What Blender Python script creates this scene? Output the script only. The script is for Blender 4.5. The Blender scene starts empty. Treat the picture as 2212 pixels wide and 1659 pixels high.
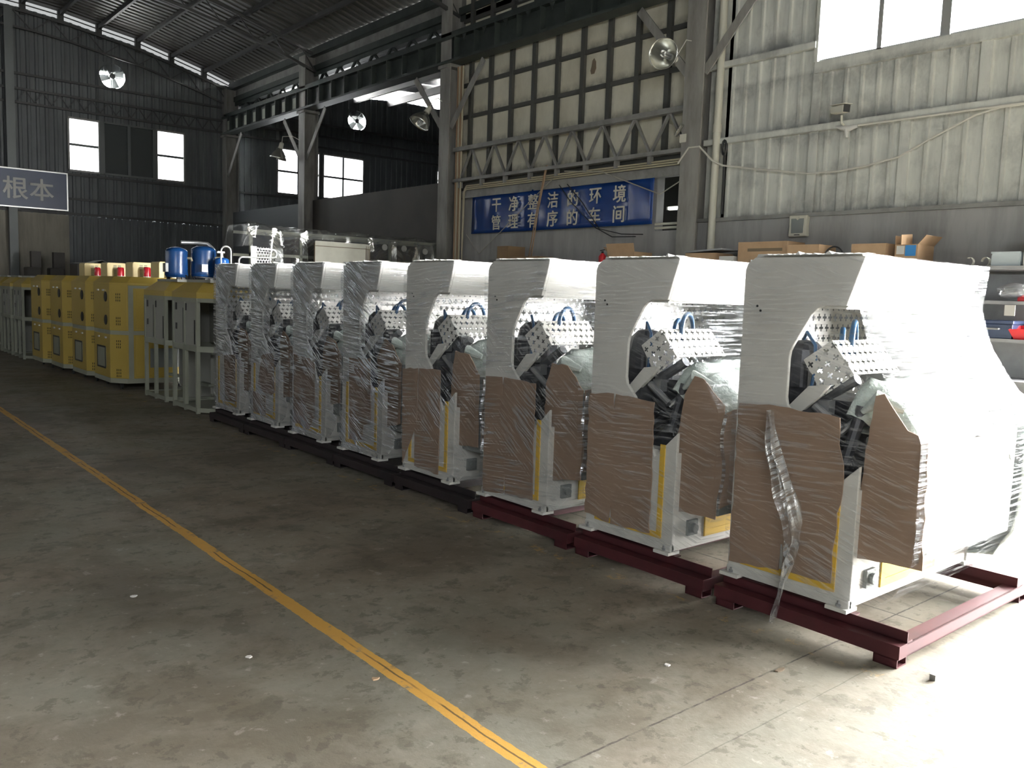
import bpy, bmesh, math, random
from mathutils import Vector, Matrix
random.seed(7)
S = bpy.context.scene
COL = S.collection

# ---------------------------------------------------------------- camera
yaw, pitch, roll = math.radians(40.1655), math.radians(-5.9915), math.radians(1.9021)
fw = Vector((math.sin(yaw)*math.cos(pitch), math.cos(yaw)*math.cos(pitch), math.sin(pitch)))
r0 = Vector((math.cos(yaw), -math.sin(yaw), 0)); u0 = r0.cross(fw)
rt = math.cos(roll)*r0 + math.sin(roll)*u0
up = -math.sin(roll)*r0 + math.cos(roll)*u0
cam_d = bpy.data.cameras.new('camera'); cam = bpy.data.objects.new('camera', cam_d); COL.objects.link(cam)
cam_d.sensor_width = 36.0; cam_d.lens = 1834.36/2212*36
cam_d.clip_start = 0.05; cam_d.clip_end = 200
M = Matrix((rt, up, -fw)).transposed().to_4x4(); M.translation = Vector((0, 0, 1.6))
cam.matrix_world = M
S.camera = cam

# ---------------------------------------------------------------- light
SKY = 150.0
world = bpy.data.worlds.new('World'); S.world = world; world.use_nodes = True
wb = world.node_tree.nodes['Background']; wb.inputs[0].default_value = (1.0, 1.0, .975, 1); wb.inputs[1].default_value = SKY

def portal(name, loc, normal, w, h):
    d = bpy.data.lights.new(name, 'AREA'); d.shape = 'RECTANGLE'; d.size = w; d.size_y = h
    d.cycles.is_portal = True
    o = bpy.data.objects.new(name, d); COL.objects.link(o)
    o.location = loc; o.rotation_euler = Vector(normal).to_track_quat('-Z', 'Y').to_euler()
    return o
YN = -6.0                       # near wall with the loading door
DY0, DY1, DH = -4.6, 2.4, 4.0    # door opening in the right wall
portal('door_light', (10.3, (DY0+DY1)/2, DH/2), (-1, 0, 0), DH, DY1-DY0)
portal('window_light', (10.45, 3.2, 5.7), (-1, 0, 0), 2.0, 6.2)
portal('glint_strip_light', (-9.5, 19.0, 4.75), (1, 0, 0), .5, 12.4)  # portal for the added glint strip in the left wall
portal('added_fill_light', (-4.75, YN-.1, 5.0), (0, 1, 0), 7.6, 2.1)  # portal for the added fill window in the near wall

vs = S.view_settings
S.display_settings.display_device = 'sRGB'
vs.view_transform = 'Standard'; vs.look = 'None'; vs.exposure = 0.0; vs.gamma = 1.0; vs.use_curve_mapping = False
cy = S.cycles
cy.use_denoising = True; cy.max_bounces = 8; cy.diffuse_bounces = 4; cy.glossy_bounces = 3
cy.transmission_bounces = 4; cy.transparent_max_bounces = 12; cy.sample_clamp_indirect = 6.0
cy.caustics_reflective = False; cy.caustics_refractive = False

# ---------------------------------------------------------------- node helpers
class NT:
    def __init__(s, name):
        s.m = bpy.data.materials.new(name); s.m.use_nodes = True
        s.t = s.m.node_tree; s.t.nodes.clear()
        s.out = s.t.nodes.new('ShaderNodeOutputMaterial')
    def n(s, typ, **kw):
        nd = s.t.nodes.new(typ)
        for k, v in kw.items(): setattr(nd, k, v)
        return nd
    def l(s, a, b): s.t.links.new(a, b)
    def setin(s, sock, v):
        if hasattr(v, 'is_output'): s.l(v, sock)
        else: sock.default_value = v
    def math(s, op, a, b=0.0, c=None, clamp=False):
        nd = s.n('ShaderNodeMath', operation=op, use_clamp=clamp)
        s.setin(nd.inputs[0], a); s.setin(nd.inputs[1], b)
        if c is not None: s.setin(nd.inputs[2], c)
        return nd.outputs[0]
    def mix(s, f, a, b, blend='MIX'):
        nd = s.n('ShaderNodeMix', data_type='RGBA', blend_type=blend)
        s.setin(nd.inputs[0], f)
        s.setin(nd.inputs[6], a if hasattr(a, 'is_output') else (*a, 1)); s.setin(nd.inputs[7], b if hasattr(b, 'is_output') else (*b, 1))
        return nd.outputs[2]
    def coord(s, kind='Object', scale=(1, 1, 1), rot=(0, 0, 0), loc=(0, 0, 0)):
        tc = s.n('ShaderNodeTexCoord'); mp = s.n('ShaderNodeMapping')
        s.l(tc.outputs[kind], mp.inputs[0])
        mp.inputs['Scale'].default_value = scale; mp.inputs['Rotation'].default_value = rot; mp.inputs['Location'].default_value = loc
        return mp.outputs[0]
    def noise(s, vec, scale=5, detail=4, rough=.55, dist=0.0):
        nd = s.n('ShaderNodeTexNoise'); s.l(vec, nd.inputs['Vector'])
        nd.inputs['Scale'].default_value = scale; nd.inputs['Detail'].default_value = detail
        nd.inputs['Roughness'].default_value = rough; nd.inputs['Distortion'].default_value = dist
        return nd.outputs[0]
    def ramp(s, f, a, b):                      # linear step from a to b, clamped
        nd = s.n('ShaderNodeMapRange'); s.l(f, nd.inputs[0]); nd.inputs[1].default_value = a; nd.inputs[2].default_value = b
        return nd.outputs[0]
    def bump(s, h, strength=.3, dist=.01):
        nd = s.n('ShaderNodeBump'); s.l(h, nd.inputs['Height'])
        nd.inputs['Strength'].default_value = strength; nd.inputs['Distance'].default_value = dist
        return nd.outputs[0]
    def bsdf(s, col, rough=.5, metal=0.0, normal=None, spec=None):
        b = s.n('ShaderNodeBsdfPrincipled')
        s.setin(b.inputs['Base Color'], col if hasattr(col, 'is_output') else (*col, 1))
        s.setin(b.inputs['Roughness'], rough); b.inputs['Metallic'].default_value = metal
        if spec is not None: b.inputs['Specular IOR Level'].default_value = spec
        if normal is not None: s.l(normal, b.inputs['Normal'])
        return b.outputs[0]
    def done(s, sh): s.l(sh, s.out.inputs[0]); return s.m

def mat(name, col, rough=.5, metal=0.0, col2=None, scale=4.0, stretch=(1, 1, 1), lo=.4, hi=.7, bump=0.0, bscale=40, spec=None):
    t = NT(name)
    c = col; nrm = None
    if col2 is not None:
        v = t.coord('Object', stretch)
        c = t.mix(t.ramp(t.noise(v, scale, 5, .6), lo, hi), col, col2)
    if bump:
        nrm = t.bump(t.noise(t.coord(), bscale, 3), bump, .01)
    return t.done(t.bsdf(c, rough, metal, nrm, spec))

def plus_mask(t, vec, cell, arm, width, ang=0.0):
    """staggered lattice of plus-shaped holes, 1 inside a hole"""
    if ang:
        rn = t.n('ShaderNodeVectorRotate', rotation_type='Z_AXIS'); t.l(vec, rn.inputs[0]); rn.inputs['Angle'].default_value = ang; vec = rn.outputs[0]
    sp = t.n('ShaderNodeSeparateXYZ'); t.l(vec, sp.inputs[0])
    y = t.math('DIVIDE', sp.outputs[1], cell); row = t.math('FLOOR', y)
    par = t.math('MULTIPLY', t.math('FLOORED_MODULO', row, 2.0), .5)
    x = t.math('ADD', t.math('DIVIDE', sp.outputs[0], cell), par)
    lx = t.math('ABSOLUTE', t.math('SUBTRACT', t.math('FRACT', x), .5)); ly = t.math('ABSOLUTE', t.math('SUBTRACT', t.math('FRACT', y), .5))
    a = t.math('MULTIPLY', t.math('LESS_THAN', lx, arm), t.math('LESS_THAN', ly, width))
    b = t.math('MULTIPLY', t.math('LESS_THAN', lx, width), t.math('LESS_THAN', ly, arm))
    return t.math('MAXIMUM', a, b)

def perforated(name, col, cell, arm, width, ang=0.0, zlim=None):
    t = NT(name)
    tc = t.n('ShaderNodeTexCoord')
    m = plus_mask(t, tc.outputs['UV'], cell, arm, width, ang)
    if zlim:
        sp = t.n('ShaderNodeSeparateXYZ'); t.l(tc.outputs['Object'], sp.inputs[0])
        for ax, lo, hi in zlim:
            m = t.math('MULTIPLY', m, t.math('GREATER_THAN', sp.outputs[ax], lo)); m = t.math('MULTIPLY', m, t.math('LESS_THAN', sp.outputs[ax], hi))
    mx = t.n('ShaderNodeMixShader'); t.l(m, mx.inputs[0])
    t.l(t.bsdf(col, .4), mx.inputs[1]); tr = t.n('ShaderNodeBsdfTransparent'); t.l(tr.outputs[0], mx.inputs[2])
    return t.done(mx.outputs[0])

def film(name, amount, haze, seed, tint=(.95, .97, 1.0), ang=.12, ang2=.55, lo=.50, diff=.12, clear=.97, band=False):
    """clear stretch film: mostly transparent, glossy streaks where it is gathered into wrinkles"""
    t = NT(name); tc = t.n('ShaderNodeTexCoord')
    def streaks(a, sc, loc):
        rn = t.n('ShaderNodeVectorRotate', rotation_type='X_AXIS'); t.l(tc.outputs['Object'], rn.inputs[0]); rn.inputs['Angle'].default_value = a
        mp = t.n('ShaderNodeMapping'); t.l(rn.outputs[0], mp.inputs[0]); mp.inputs['Scale'].default_value = sc; mp.inputs['Location'].default_value = loc
        return mp.outputs[0]
    n1 = t.noise(streaks(ang, (2.2, 2.6, 46), (seed, seed*.7, 0)), 1.3, 4, .6, .3)
    n2 = t.noise(streaks(-ang2, (1.5, 3.2, 52), (seed*1.3, 0, seed)), 1.3, 3, .6, .3)
    pn = t.noise(t.coord('Object', (1, 1, 1), (0, 0, 0), (seed*2, 0, 0)), 2.4, 3, .5)
    pm = t.noise(t.coord('Object', (1, 1, 1), (0, 0, 0), (0, seed*3, 2)), 2.0, 3, .5)
    patch = t.ramp(pn, .38, .58); which = t.ramp(pm, .44, .56)
    mxn = t.n('ShaderNodeMix', data_type='FLOAT'); t.l(which, mxn.inputs[0]); t.l(n1, mxn.inputs[2]); t.l(n2, mxn.inputs[3]); nn = mxn.outputs[0]
    if band:                       # more turns of film round the waist of the machine
        sz = t.n('ShaderNodeSeparateXYZ'); t.l(tc.outputs['Object'], sz.inputs[0]); zz = t.math('ADD', sz.outputs[2], t.math('MULTIPLY', pm, .5))
        patch = t.math('MAXIMUM', patch, t.math('MULTIPLY', t.ramp(zz, .95, 1.08), t.ramp(zz, 1.48, 1.32)))
    st = t.math('MULTIPLY', t.ramp(nn, lo, lo+.10), t.math('MULTIPLY_ADD', patch, .8, .2))
    fac = t.math('MULTIPLY_ADD', st, amount, haze, True)
    nrm = t.bump(nn, 1.0, .010)
    g = t.n('ShaderNodeBsdfGlossy'); g.inputs['Color'].default_value = (*tint, 1); g.inputs['Roughness'].default_value = .09; t.l(nrm, g.inputs['Normal'])
    d = t.n('ShaderNodeBsdfDiffuse'); d.inputs['Color'].default_value = (.82, .84, .86, 1); t.l(nrm, d.inputs['Normal'])
    gd = t.n('ShaderNodeMixShader'); gd.inputs[0].default_value = diff; t.l(g.outputs[0], gd.inputs[1]); t.l(d.outputs[0], gd.inputs[2])
    tr = t.n('ShaderNodeBsdfTransparent'); tr.inputs[0].default_value = (clear, clear, clear, 1)
    mx = t.n('ShaderNodeMixShader'); t.l(fac, mx.inputs[0]); t.l(tr.outputs[0], mx.inputs[1]); t.l(gd.outputs[0], mx.inputs[2])
    return t.done(mx.outputs[0])

def emit(name, col, strength):
    t = NT(name); e = t.n('ShaderNodeEmission'); e.inputs[0].default_value = (*col, 1); e.inputs[1].default_value = strength
    return t.done(e.outputs[0])

# ---------------------------------------------------------------- materials
def floor_mat():
    t = NT('stained concrete'); v = t.coord()
    big = t.noise(v, .55, 6, .62, .3); mid = t.noise(v, 2.3, 7, .68, .2); fine = t.noise(v, 22, 4, .7)
    c = t.mix(t.ramp(big, .38, .62), (.205, .196, .160), (.240, .205, .163))
    c = t.mix(t.math('MULTIPLY', t.ramp(mid, .46, .62), .30), c, (.145, .11, .072))
    sA = t.noise(t.coord(loc=(5, 3, 0)), .9, 10, .68, .35); sB = t.noise(t.coord(loc=(2, 8, 0)), 3.2, 9, .70, .3); sC = t.noise(t.coord(loc=(7, 1, 0)), 8, 8, .72, .2)
    c = t.mix(t.math('MULTIPLY', t.ramp(sA, .505, .60), .45), c, (.085, .066, .045))
    c = t.mix(t.math('MULTIPLY', t.ramp(sA, .45, .36), .35), c, (.34, .31, .265))
    c = t.mix(t.math('MULTIPLY', t.ramp(sB, .555, .61), .45), c, (.085, .075, .056))
    c = t.mix(t.math('MULTIPLY', t.ramp(sC, .560, .60), .55), c, (.09, .078, .06))
    c = t.mix(t.math('MULTIPLY', t.ramp(sC, .40, .34), .45), c, (.40, .38, .34))
    c = t.mix(t.math('MULTIPLY', t.ramp(fine, .45, .75), .35), c, (.15, .132, .105))
    sp = t.n('ShaderNodeSeparateXYZ'); t.l(v, sp.inputs[0]); X, Y = sp.outputs[0], sp.outputs[1]
    wob = t.math('MULTIPLY', t.math('SUBTRACT', t.noise(v, 3.0, 4, .6), .5), .035)
    wob2 = t.math('MULTIPLY', t.math('SUBTRACT', t.noise(v, 30.0, 3, .6), .5), .012)
    # joints between the slabs
    jy = t.math('ABSOLUTE', t.math('SUBTRACT', t.math('FLOORED_MODULO', t.math('ADD', t.math('SUBTRACT', Y, 1.97), 500+3.0), 6.0), 3.0-0.0))
    jy = t.math('LESS_THAN', t.math('ABSOLUTE', t.math('ADD', t.math('SUBTRACT', Y, 1.97), wob2)), .0045)
    jy2 = t.math('LESS_THAN', t.math('ABSOLUTE', t.math('ADD', t.math('SUBTRACT', Y, 8.0), wob2)), .007)
    jx = t.math('LESS_THAN', t.math('ABSOLUTE', t.math('ADD', t.math('SUBTRACT', X, 4.35), wob2)), .006)
    jd = t.math('LESS_THAN', t.math('ABSOLUTE', t.math('ADD', t.math('SUBTRACT', Y, 1.72), t.math('MULTIPLY', wob, .5))), .003)
    j = t.math('MAXIMUM', t.math('MAXIMUM', jy, jy2), t.math('MAXIMUM', jx, t.math('MULTIPLY', jd, .5)))
    j = t.math('MULTIPLY', j, t.math('MULTIPLY_ADD', t.ramp(t.noise(t.coord(loc=(4, 4, 0)), 5.0, 4, .7), .40, .50), .7, .3))
    c = t.mix(t.math('MULTIPLY', j, .8), c, (.05, .045, .04))
    # painted yellow lines, worn
    def line(x0, w, keep, op, c, col, broken):
        nonlocal_c = c
        dx = t.math('ABSOLUTE', t.math('ADD', t.math('SUBTRACT', X, x0), wob))
        inside = t.math('LESS_THAN', t.math('ADD', dx, wob2), w)
        wear = t.ramp(t.noise(t.coord(loc=(x0, 1, 0)), 7.0, 6, .75), keep, keep+.10)
        f = t.math('MULTIPLY', t.math('MULTIPLY', inside, wear), op)
        return t.mix(f, nonlocal_c, col)
    c = line(1.86, .038, .34, .95, c, (.60, .33, .07), True)
    c = line(3.56, .05, .54, .55, c, (.55, .34, .10), True)
    crack = t.math('LESS_THAN', t.math('ABSOLUTE', t.math('ADD', t.math('SUBTRACT', X, 1.862), wob)), .0045)
    crack = t.math('MULTIPLY', crack, t.ramp(t.noise(t.coord(loc=(9, 1, 0)), 1.4, 3), .45, .5))
    c = t.mix(t.math('MULTIPLY', crack, .8), c, (.06, .05, .04))
    rough = t.math('MULTIPLY_ADD', mid, .35, .45)
    nrm = t.bump(t.math('ADD', mid, t.math('MULTIPLY', fine, .35)), .18, .02)
    return t.done(t.bsdf(c, rough, 0, nrm, .22))

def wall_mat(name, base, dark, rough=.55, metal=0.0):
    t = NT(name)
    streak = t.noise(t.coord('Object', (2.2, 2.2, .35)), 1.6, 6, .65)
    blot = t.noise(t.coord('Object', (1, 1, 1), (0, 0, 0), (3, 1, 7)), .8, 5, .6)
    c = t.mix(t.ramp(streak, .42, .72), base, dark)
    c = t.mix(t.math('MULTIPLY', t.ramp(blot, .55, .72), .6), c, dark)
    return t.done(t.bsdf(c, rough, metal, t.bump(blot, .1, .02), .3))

MT = {}
MT['floor'] = floor_mat()
t_ = NT('painted wall sheeting'); v_ = t_.coord(); sp_ = t_.n('ShaderNodeSeparateXYZ'); t_.l(v_, sp_.inputs[0]); Z_ = sp_.outputs[2]
n_ = t_.noise(t_.coord('Object', (2.2, 2.2, .35)), 1.6, 6, .65); n2_ = t_.noise(t_.coord('Object', (1, 1, .8)), 1.5, 6, .68)
c_ = t_.mix(t_.ramp(n_, .42, .72), (.78, .79, .74), (.52, .53, .50))
c_ = t_.mix(t_.math('MULTIPLY', t_.ramp(n2_, .50, .66), .55), c_, (.33, .34, .33))
soot_ = None
for z0, z1, z2 in ((3.90, 3.93, 4.25), (2.78, 2.82, 3.05), (4.30, 4.60, 4.66), (4.96, 5.0, 5.25), (3.55, 3.82, 3.86)):
    a_ = t_.math('MULTIPLY', t_.ramp(Z_, z0, z1), t_.ramp(Z_, z2, z1))
    soot_ = a_ if soot_ is None else t_.math('MAXIMUM', soot_, a_)
c_ = t_.mix(t_.math('MULTIPLY', soot_, t_.math('MULTIPLY', t_.ramp(n2_, .36, .60), .8)), c_, (.24, .245, .24))
MT['sheet'] = t_.done(t_.bsdf(c_, .55, 0, None, .3))
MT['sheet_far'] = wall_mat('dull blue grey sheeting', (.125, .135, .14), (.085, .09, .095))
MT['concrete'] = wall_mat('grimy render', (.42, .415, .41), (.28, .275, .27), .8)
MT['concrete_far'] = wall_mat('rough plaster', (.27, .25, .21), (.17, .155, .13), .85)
MT['roof'] = mat('roof sheeting', (.10, .098, .09), .5, .0, (.07, .068, .064), .6)
MT['foil'] = mat('crinkled foil', (.22, .225, .23), .38, 1.0, bump=1.0, bscale=9)
MT['girt'] = mat('grey steel section', (.30, .295, .28), .5, .2, (.17, .165, .16), 3)
MT['dark_steel'] = mat('dark green painted steel', (.045, .055, .05), .5, .1, (.025, .03, .03), 3)
MT['col_steel'] = mat('grey painted column steel', (.33, .32, .30), .5, .1, (.18, .17, .16), 2.0, (2, 2, .5))
MT['purlin'] = mat('dark purlin', (.05, .05, .05), .6)
t_ = NT('yellowed infill board'); v_ = t_.coord(); sp_ = t_.n('ShaderNodeSeparateXYZ'); t_.l(v_, sp_.inputs[0])
n_ = t_.noise(t_.coord('Object', (1, 1.2, .7)), 1.3, 6, .65); n2_ = t_.noise(v_, 6.0, 5, .7)
c_ = t_.mix(t_.ramp(n_, .35, .70), (.86, .82, .68), (.62, .58, .46))
fz_ = t_.math('FRACT', t_.math('DIVIDE', t_.math('SUBTRACT', sp_.outputs[2], 5.06), .612)); fy_ = t_.math('FRACT', t_.math('DIVIDE', t_.math('SUBTRACT', sp_.outputs[1], 8.76), .621))
edge_ = t_.math('MAXIMUM', t_.ramp(fz_, .30, .03), t_.math('MULTIPLY', t_.math('MAXIMUM', t_.ramp(fy_, .22, .04), t_.ramp(fy_, .80, .97)), .6))
c_ = t_.mix(t_.math('MULTIPLY', edge_, t_.ramp(n2_, .28, .60)), c_, (.20, .185, .14))
MT['panelw'] = t_.done(t_.bsdf(c_, .6))
MT['mullion'] = mat('dark steel and gap shade', (.06, .06, .055), .6)
MT['white'] = mat('white machine paint', (.66, .655, .62), .38, 0, (.60, .59, .55), 1.5)
MT['perf'] = perforated('perforated white panel', (.62, .615, .59), .060, .34, .10, 0, [(2, 1.06, 1.58)])
MT['perf_box'] = perforated('perforated guard panel', (.68, .67, .63), .052, .34, .10)
MT['perf_side'] = perforated('perforated guard side', (.68, .67, .63), .052, .34, .10, .72)
MT['darkmech'] = mat('dark machine parts', (.035, .038, .045), .35, .3, (.08, .08, .09), 8)
MT['steelmech'] = mat('bright machined steel', (.42, .43, .45), .3, .8)
MT['hose'] = mat('blue hose', (.03, .10, .22), .35)
MT['cable'] = mat('black cable', (.015, .015, .017), .45)
MT['foam'] = mat('pale bubble wrap', (.66, .73, .69), .28, 0, (.50, .58, .54), 14, bump=.7, bscale=45)
def card_mat():
    t = NT('brown cardboard'); v = t.coord('Object', (1, 1, 1))
    n = t.noise(v, 2.2, 5, .6); fl = t.noise(t.coord('Object', (3, 3, 60)), 1.5, 3, .6)
    c = t.mix(t.ramp(n, .35, .7), (.31, .215, .155), (.25, .175, .125))
    c = t.mix(t.math('MULTIPLY', t.ramp(fl, .5, .7), .35), c, (.37, .27, .20))
    return t.done(t.bsdf(c, .75, 0, t.bump(n, .15, .02), .2))
MT['card'] = card_mat()
MT['box'] = mat('carton board', (.46, .31, .19), .75, 0, (.38, .25, .15), 3)
MT['dbox'] = mat('dark carton board', (.25, .165, .09), .8, 0, (.19, .13, .08), 3)  # darker copy of the plain carton board
MT['yellow_guard'] = mat('yellow guard strip', (.72, .46, .05), .5)
MT['maroon'] = mat('maroon primer steel', (.075, .018, .022), .5, 0, (.05, .015, .018), 4, spec=.3)
MT['darkskid'] = mat('darker skid steel', (.030, .022, .024), .5, 0, (.02, .017, .018), 4, spec=.3)  # darker copy of the maroon for the five far skids
MT['yellow'] = mat('yellow cabinet paint', (.46, .33, .07), .42, 0, (.42, .30, .06), 1.2)
MT['cream'] = mat('cream yellow paint', (.74, .60, .28), .45)
MT['greyframe'] = mat('grey green frame paint', (.32, .33, .27), .5, 0, (.26, .27, .22), 2)
MT['greypanel'] = mat('grey panel', (.30, .30, .27), .6)
MT['black'] = mat('black', (.012, .012, .013), .5)
MT['red'] = mat('red beacon lens', (.45, .01, .02), .2)
MT['redpl'] = mat('red plastic', (.62, .03, .04), .3)
MT['bluetank'] = mat('blue tank paint', (.006, .04, .14), .25, 0, (.005, .033, .115), 2)
MT['bluebot'] = mat('bright blue bottle paint', (.012, .11, .42), .28)
MT['brass'] = mat('valve metal', (.62, .55, .38), .3, .8)
MT['bluesign'] = mat('glossy blue banner vinyl', (.008, .036, .18), .16, 0, (.010, .045, .21), 1.5, bump=.25, bscale=2.2)
MT['bluesign2'] = mat('blue board', (.016, .035, .09), .4)
MT['letters'] = mat('off white lettering', (.66, .64, .56), .4)
MT['letters_dim'] = mat('grey white lettering', (.44, .44, .42), .5)
MT['alu'] = mat('pale aluminium', (.62, .63, .62), .35, .6)
MT['reflector'] = mat('spun aluminium reflector', (.80, .80, .74), .22, .9)
MT['ivory'] = mat('ivory plastic', (.74, .72, .62), .4)
MT['greyscreen'] = mat('grey cover plate', (.20, .215, .21), .35)
MT['wirew'] = mat('white cable sheath', (.70, .68, .62), .5)
MT['conduit'] = mat('cream conduit', (.50, .45, .33), .45)
MT['copper'] = mat('brown pipe', (.30, .19, .11), .4)
MT['rope'] = mat('pale cord', (.40, .38, .33), .7)
MT['bulb'] = mat('frosted lamp glass', (.85, .85, .82), .3)
MT['tube_on'] = emit('lit tube', (.95, 1.0, .97), 6.0)
MT['partition'] = mat('dark brown partition board', (.06, .052, .045), .6, 0, (.045, .04, .036), 1.2)
MT['partition2'] = mat('grey blue partition board', (.13, .14, .15), .6)
MT['whiteboard'] = mat('dirty white door skin', (.62, .61, .52), .5, 0, (.46, .45, .38), 1.5)
MT['rust'] = mat('stained edge', (.16, .12, .08), .7)
MT['plastic'] = film('dusty polythene sheet', .45, .26, 3.1, (.7, .7, .67), 1.4, 1.2)
MT['perfsteel'] = perforated('punched steel', (.55, .56, .57), .05, .30, .28)
MT['shelf'] = mat('grey shelf steel', (.33, .34, .36), .5, 0, (.25, .25, .27), 3)
MT['navy'] = mat('dark blue plastic', (.03, .045, .10), .35)
MT['bin'] = mat('pale blue plastic bin', (.55, .62, .66), .35)
MT['bagp'] = film('clear poly bag', .5, .45, 5.0)
MT['blueprint'] = mat('blue carton print', (.03, .20, .50), .5)
MT['paper'] = mat('white paper', (.78, .77, .74), .6)
MT['louver'] = mat('louver metal', (.11, .12, .12), .5, .2)
t_ = NT('translucent strip'); a_ = t_.n('ShaderNodeBsdfTransparent'); a_.inputs[0].default_value = (.0035, .0036, .0037, 1); MT['glassdim'] = t_.done(a_.outputs[0])
for key, nm, tv in (('glass', 'dusty window glass', .26), ('glassglint', 'glint strip glass', .46), ('glassclear', 'clear window glass', .66), ('glassfill', 'fill window glass', .34)):
    t_ = NT(nm); g_ = t_.n('ShaderNodeBsdfGlossy'); g_.inputs['Roughness'].default_value = .05
    tr_ = t_.n('ShaderNodeBsdfTransparent'); tr_.inputs[0].default_value = (tv, tv*1.02, tv*1.04, 1); mx_ = t_.n('ShaderNodeMixShader'); mx_.inputs[0].default_value = .05
    t_.l(tr_.outputs[0], mx_.inputs[1]); t_.l(g_.outputs[0], mx_.inputs[2]); MT[key] = t_.done(mx_.outputs[0])
FILM = [film('stretch film thin', .30, .02, 1.0, ang=.05, ang2=.30, diff=.6), film('stretch film', .62, .035, 2.3, (.92, .95, 1.0), .08, .62, .49, .35, .93), film('stretch film many layers', .95, .05, 4.7, (.9, .94, 1.0), -.06, .50, .46, .15, .80, True), film('twisted film tail', .8, .16, 1.7, (.95, .95, .95), .9, 1.3, .45, .4)]

# ---------------------------------------------------------------- mesh builder
class MB:
    def __init__(s): s.v = []; s.f = []
    def add(s, vs, fs):
        b = len(s.v); s.v += [tuple(p) for p in vs]; s.f += [tuple(b+i for i in f) for f in fs]
    def box(s, x0, x1, y0, y1, z0, z1):
        s.add([(x0,y0,z0),(x1,y0,z0),(x1,y1,z0),(x0,y1,z0),(x0,y0,z1),(x1,y0,z1),(x1,y1,z1),(x0,y1,z1)],
              [(0,3,2,1),(4,5,6,7),(0,1,5,4),(1,2,6,5),(2,3,7,6),(3,0,4,7)])
    def obox(s, c, size, rot):           # rot: Matrix 3x3
        c = Vector(c); hx, hy, hz = [k/2 for k in size]
        P = [c + rot @ Vector((x, y, z)) for z in (-hz, hz) for x, y in ((-hx,-hy),(hx,-hy),(hx,hy),(-hx,hy))]
        s.add(P, [(0,3,2,1),(4,5,6,7),(0,1,5,4),(1,2,6,5),(2,3,7,6),(3,0,4,7)])
    def bar(s, a, b, w, h, upv=(0,0,1)): # rectangular bar a->b
        a, b = Vector(a), Vector(b); d = (b-a); L = d.length; d.normalize(); u = Vector(upv)
        if abs(d.dot(u)) > .98: u = Vector((0,1,0))
        x = d.cross(u).normalized(); z = x.cross(d).normalized()
        s.obox((a+b)/2, (w, L, h), Matrix((x, d, z)).transposed())
    def prism(s, poly, fn, d0, d1):      # fn(p, q, d) -> xyz
        n = len(poly)
        A = [fn(p, q, d0) for p, q in poly]; B = [fn(p, q, d1) for p, q in poly]
        s.add(A+B, [tuple(range(n))[::-1], tuple(range(n, 2*n))] + [(i, (i+1) % n, n+(i+1) % n, n+i) for i in range(n)])
    def tube(s, pts, r, n=8, caps=True):
        pts = [Vector(p) for p in pts]; m = len(pts); rings = []
        t0 = (pts[1]-pts[0]).normalized(); x = t0.orthogonal().normalized()
        for i, p in enumerate(pts):
            t = (pts[min(i+1, m-1)]-pts[max(i-1, 0)]).normalized()
            x = (x - t*x.dot(t)); x = x.normalized() if x.length > 1e-6 else t.orthogonal().normalized(); y = t.cross(x)
            rr = r[i] if isinstance(r, (list, tuple)) else r
            rings.append([p + rr*(math.cos(2*math.pi*k/n)*x + math.sin(2*math.pi*k/n)*y) for k in range(n)])
        vs = [q for R in rings for q in R]
        fs = [(i*n+k, i*n+(k+1) % n, (i+1)*n+(k+1) % n, (i+1)*n+k) for i in range(m-1) for k in range(n)]
        if caps: fs += [tuple(range(n))[::-1], tuple((m-1)*n+k for k in range(n))]
        s.add(vs, fs)
    def lathe(s, prof, c=(0,0,0), axis=(0,0,1), n=24, caps=True):   # prof: (r, h)
        ax = Vector(axis).normalized(); x = ax.orthogonal().normalized(); y = ax.cross(x); c = Vector(c)
        m = len(prof)
        vs = [c + ax*h + r*(math.cos(2*math.pi*k/n)*x+math.sin(2*math.pi*k/n)*y) for r, h in prof for k in range(n)]
        fs = [(i*n+k, i*n+(k+1) % n, (i+1)*n+(k+1) % n, (i+1)*n+k) for i in range(m-1) for k in range(n)]
        if caps: fs += [tuple(range(n))[::-1], tuple((m-1)*n+k for k in range(n))]
        s.add(vs, fs)
    def grid(s, nu, nv, fn):
        vs = [fn(i/nu, j/nv) for j in range(nv+1) for i in range(nu+1)]
        s.add(vs, [(j*(nu+1)+i, j*(nu+1)+i+1, (j+1)*(nu+1)+i+1, (j+1)*(nu+1)+i) for j in range(nv) for i in range(nu)])
    def build(s, name, m, parent=None, loc=(0,0,0), smooth=False, bevel=0.0, solid=0.0):
        me = bpy.data.meshes.new(name); me.from_pydata(s.v, [], s.f); me.update()
        bm = bmesh.new(); bm.from_mesh(me); bmesh.ops.recalc_face_normals(bm, faces=bm.faces)
        uvl = bm.loops.layers.uv.new('UVMap')
        for f in bm.faces:
            nn = f.normal; t = Vector((0,0,1)).cross(nn)
            t = t.normalized() if t.length > .05 else Vector((1,0,0)); b = nn.cross(t)
            for lp in f.loops: lp[uvl].uv = (lp.vert.co.dot(t), lp.vert.co.dot(b))
            f.smooth = smooth
        bm.to_mesh(me); bm.free()
        me.materials.append(MT[m] if isinstance(m, str) else m)
        if smooth:
            try: me.set_sharp_from_angle(angle=math.radians(40))
            except Exception: pass
        o = bpy.data.objects.new(name, me); COL.objects.link(o); o.location = loc
        if parent: o.parent = parent
        if solid:
            md = o.modifiers.new('solid', 'SOLIDIFY'); md.thickness = solid; md.offset = 0
        if bevel:
            md = o.modifiers.new('bevel', 'BEVEL'); md.width = bevel; md.segments = 2; md.limit_method = 'ANGLE'; md.angle_limit = math.radians(40)
        return o
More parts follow.
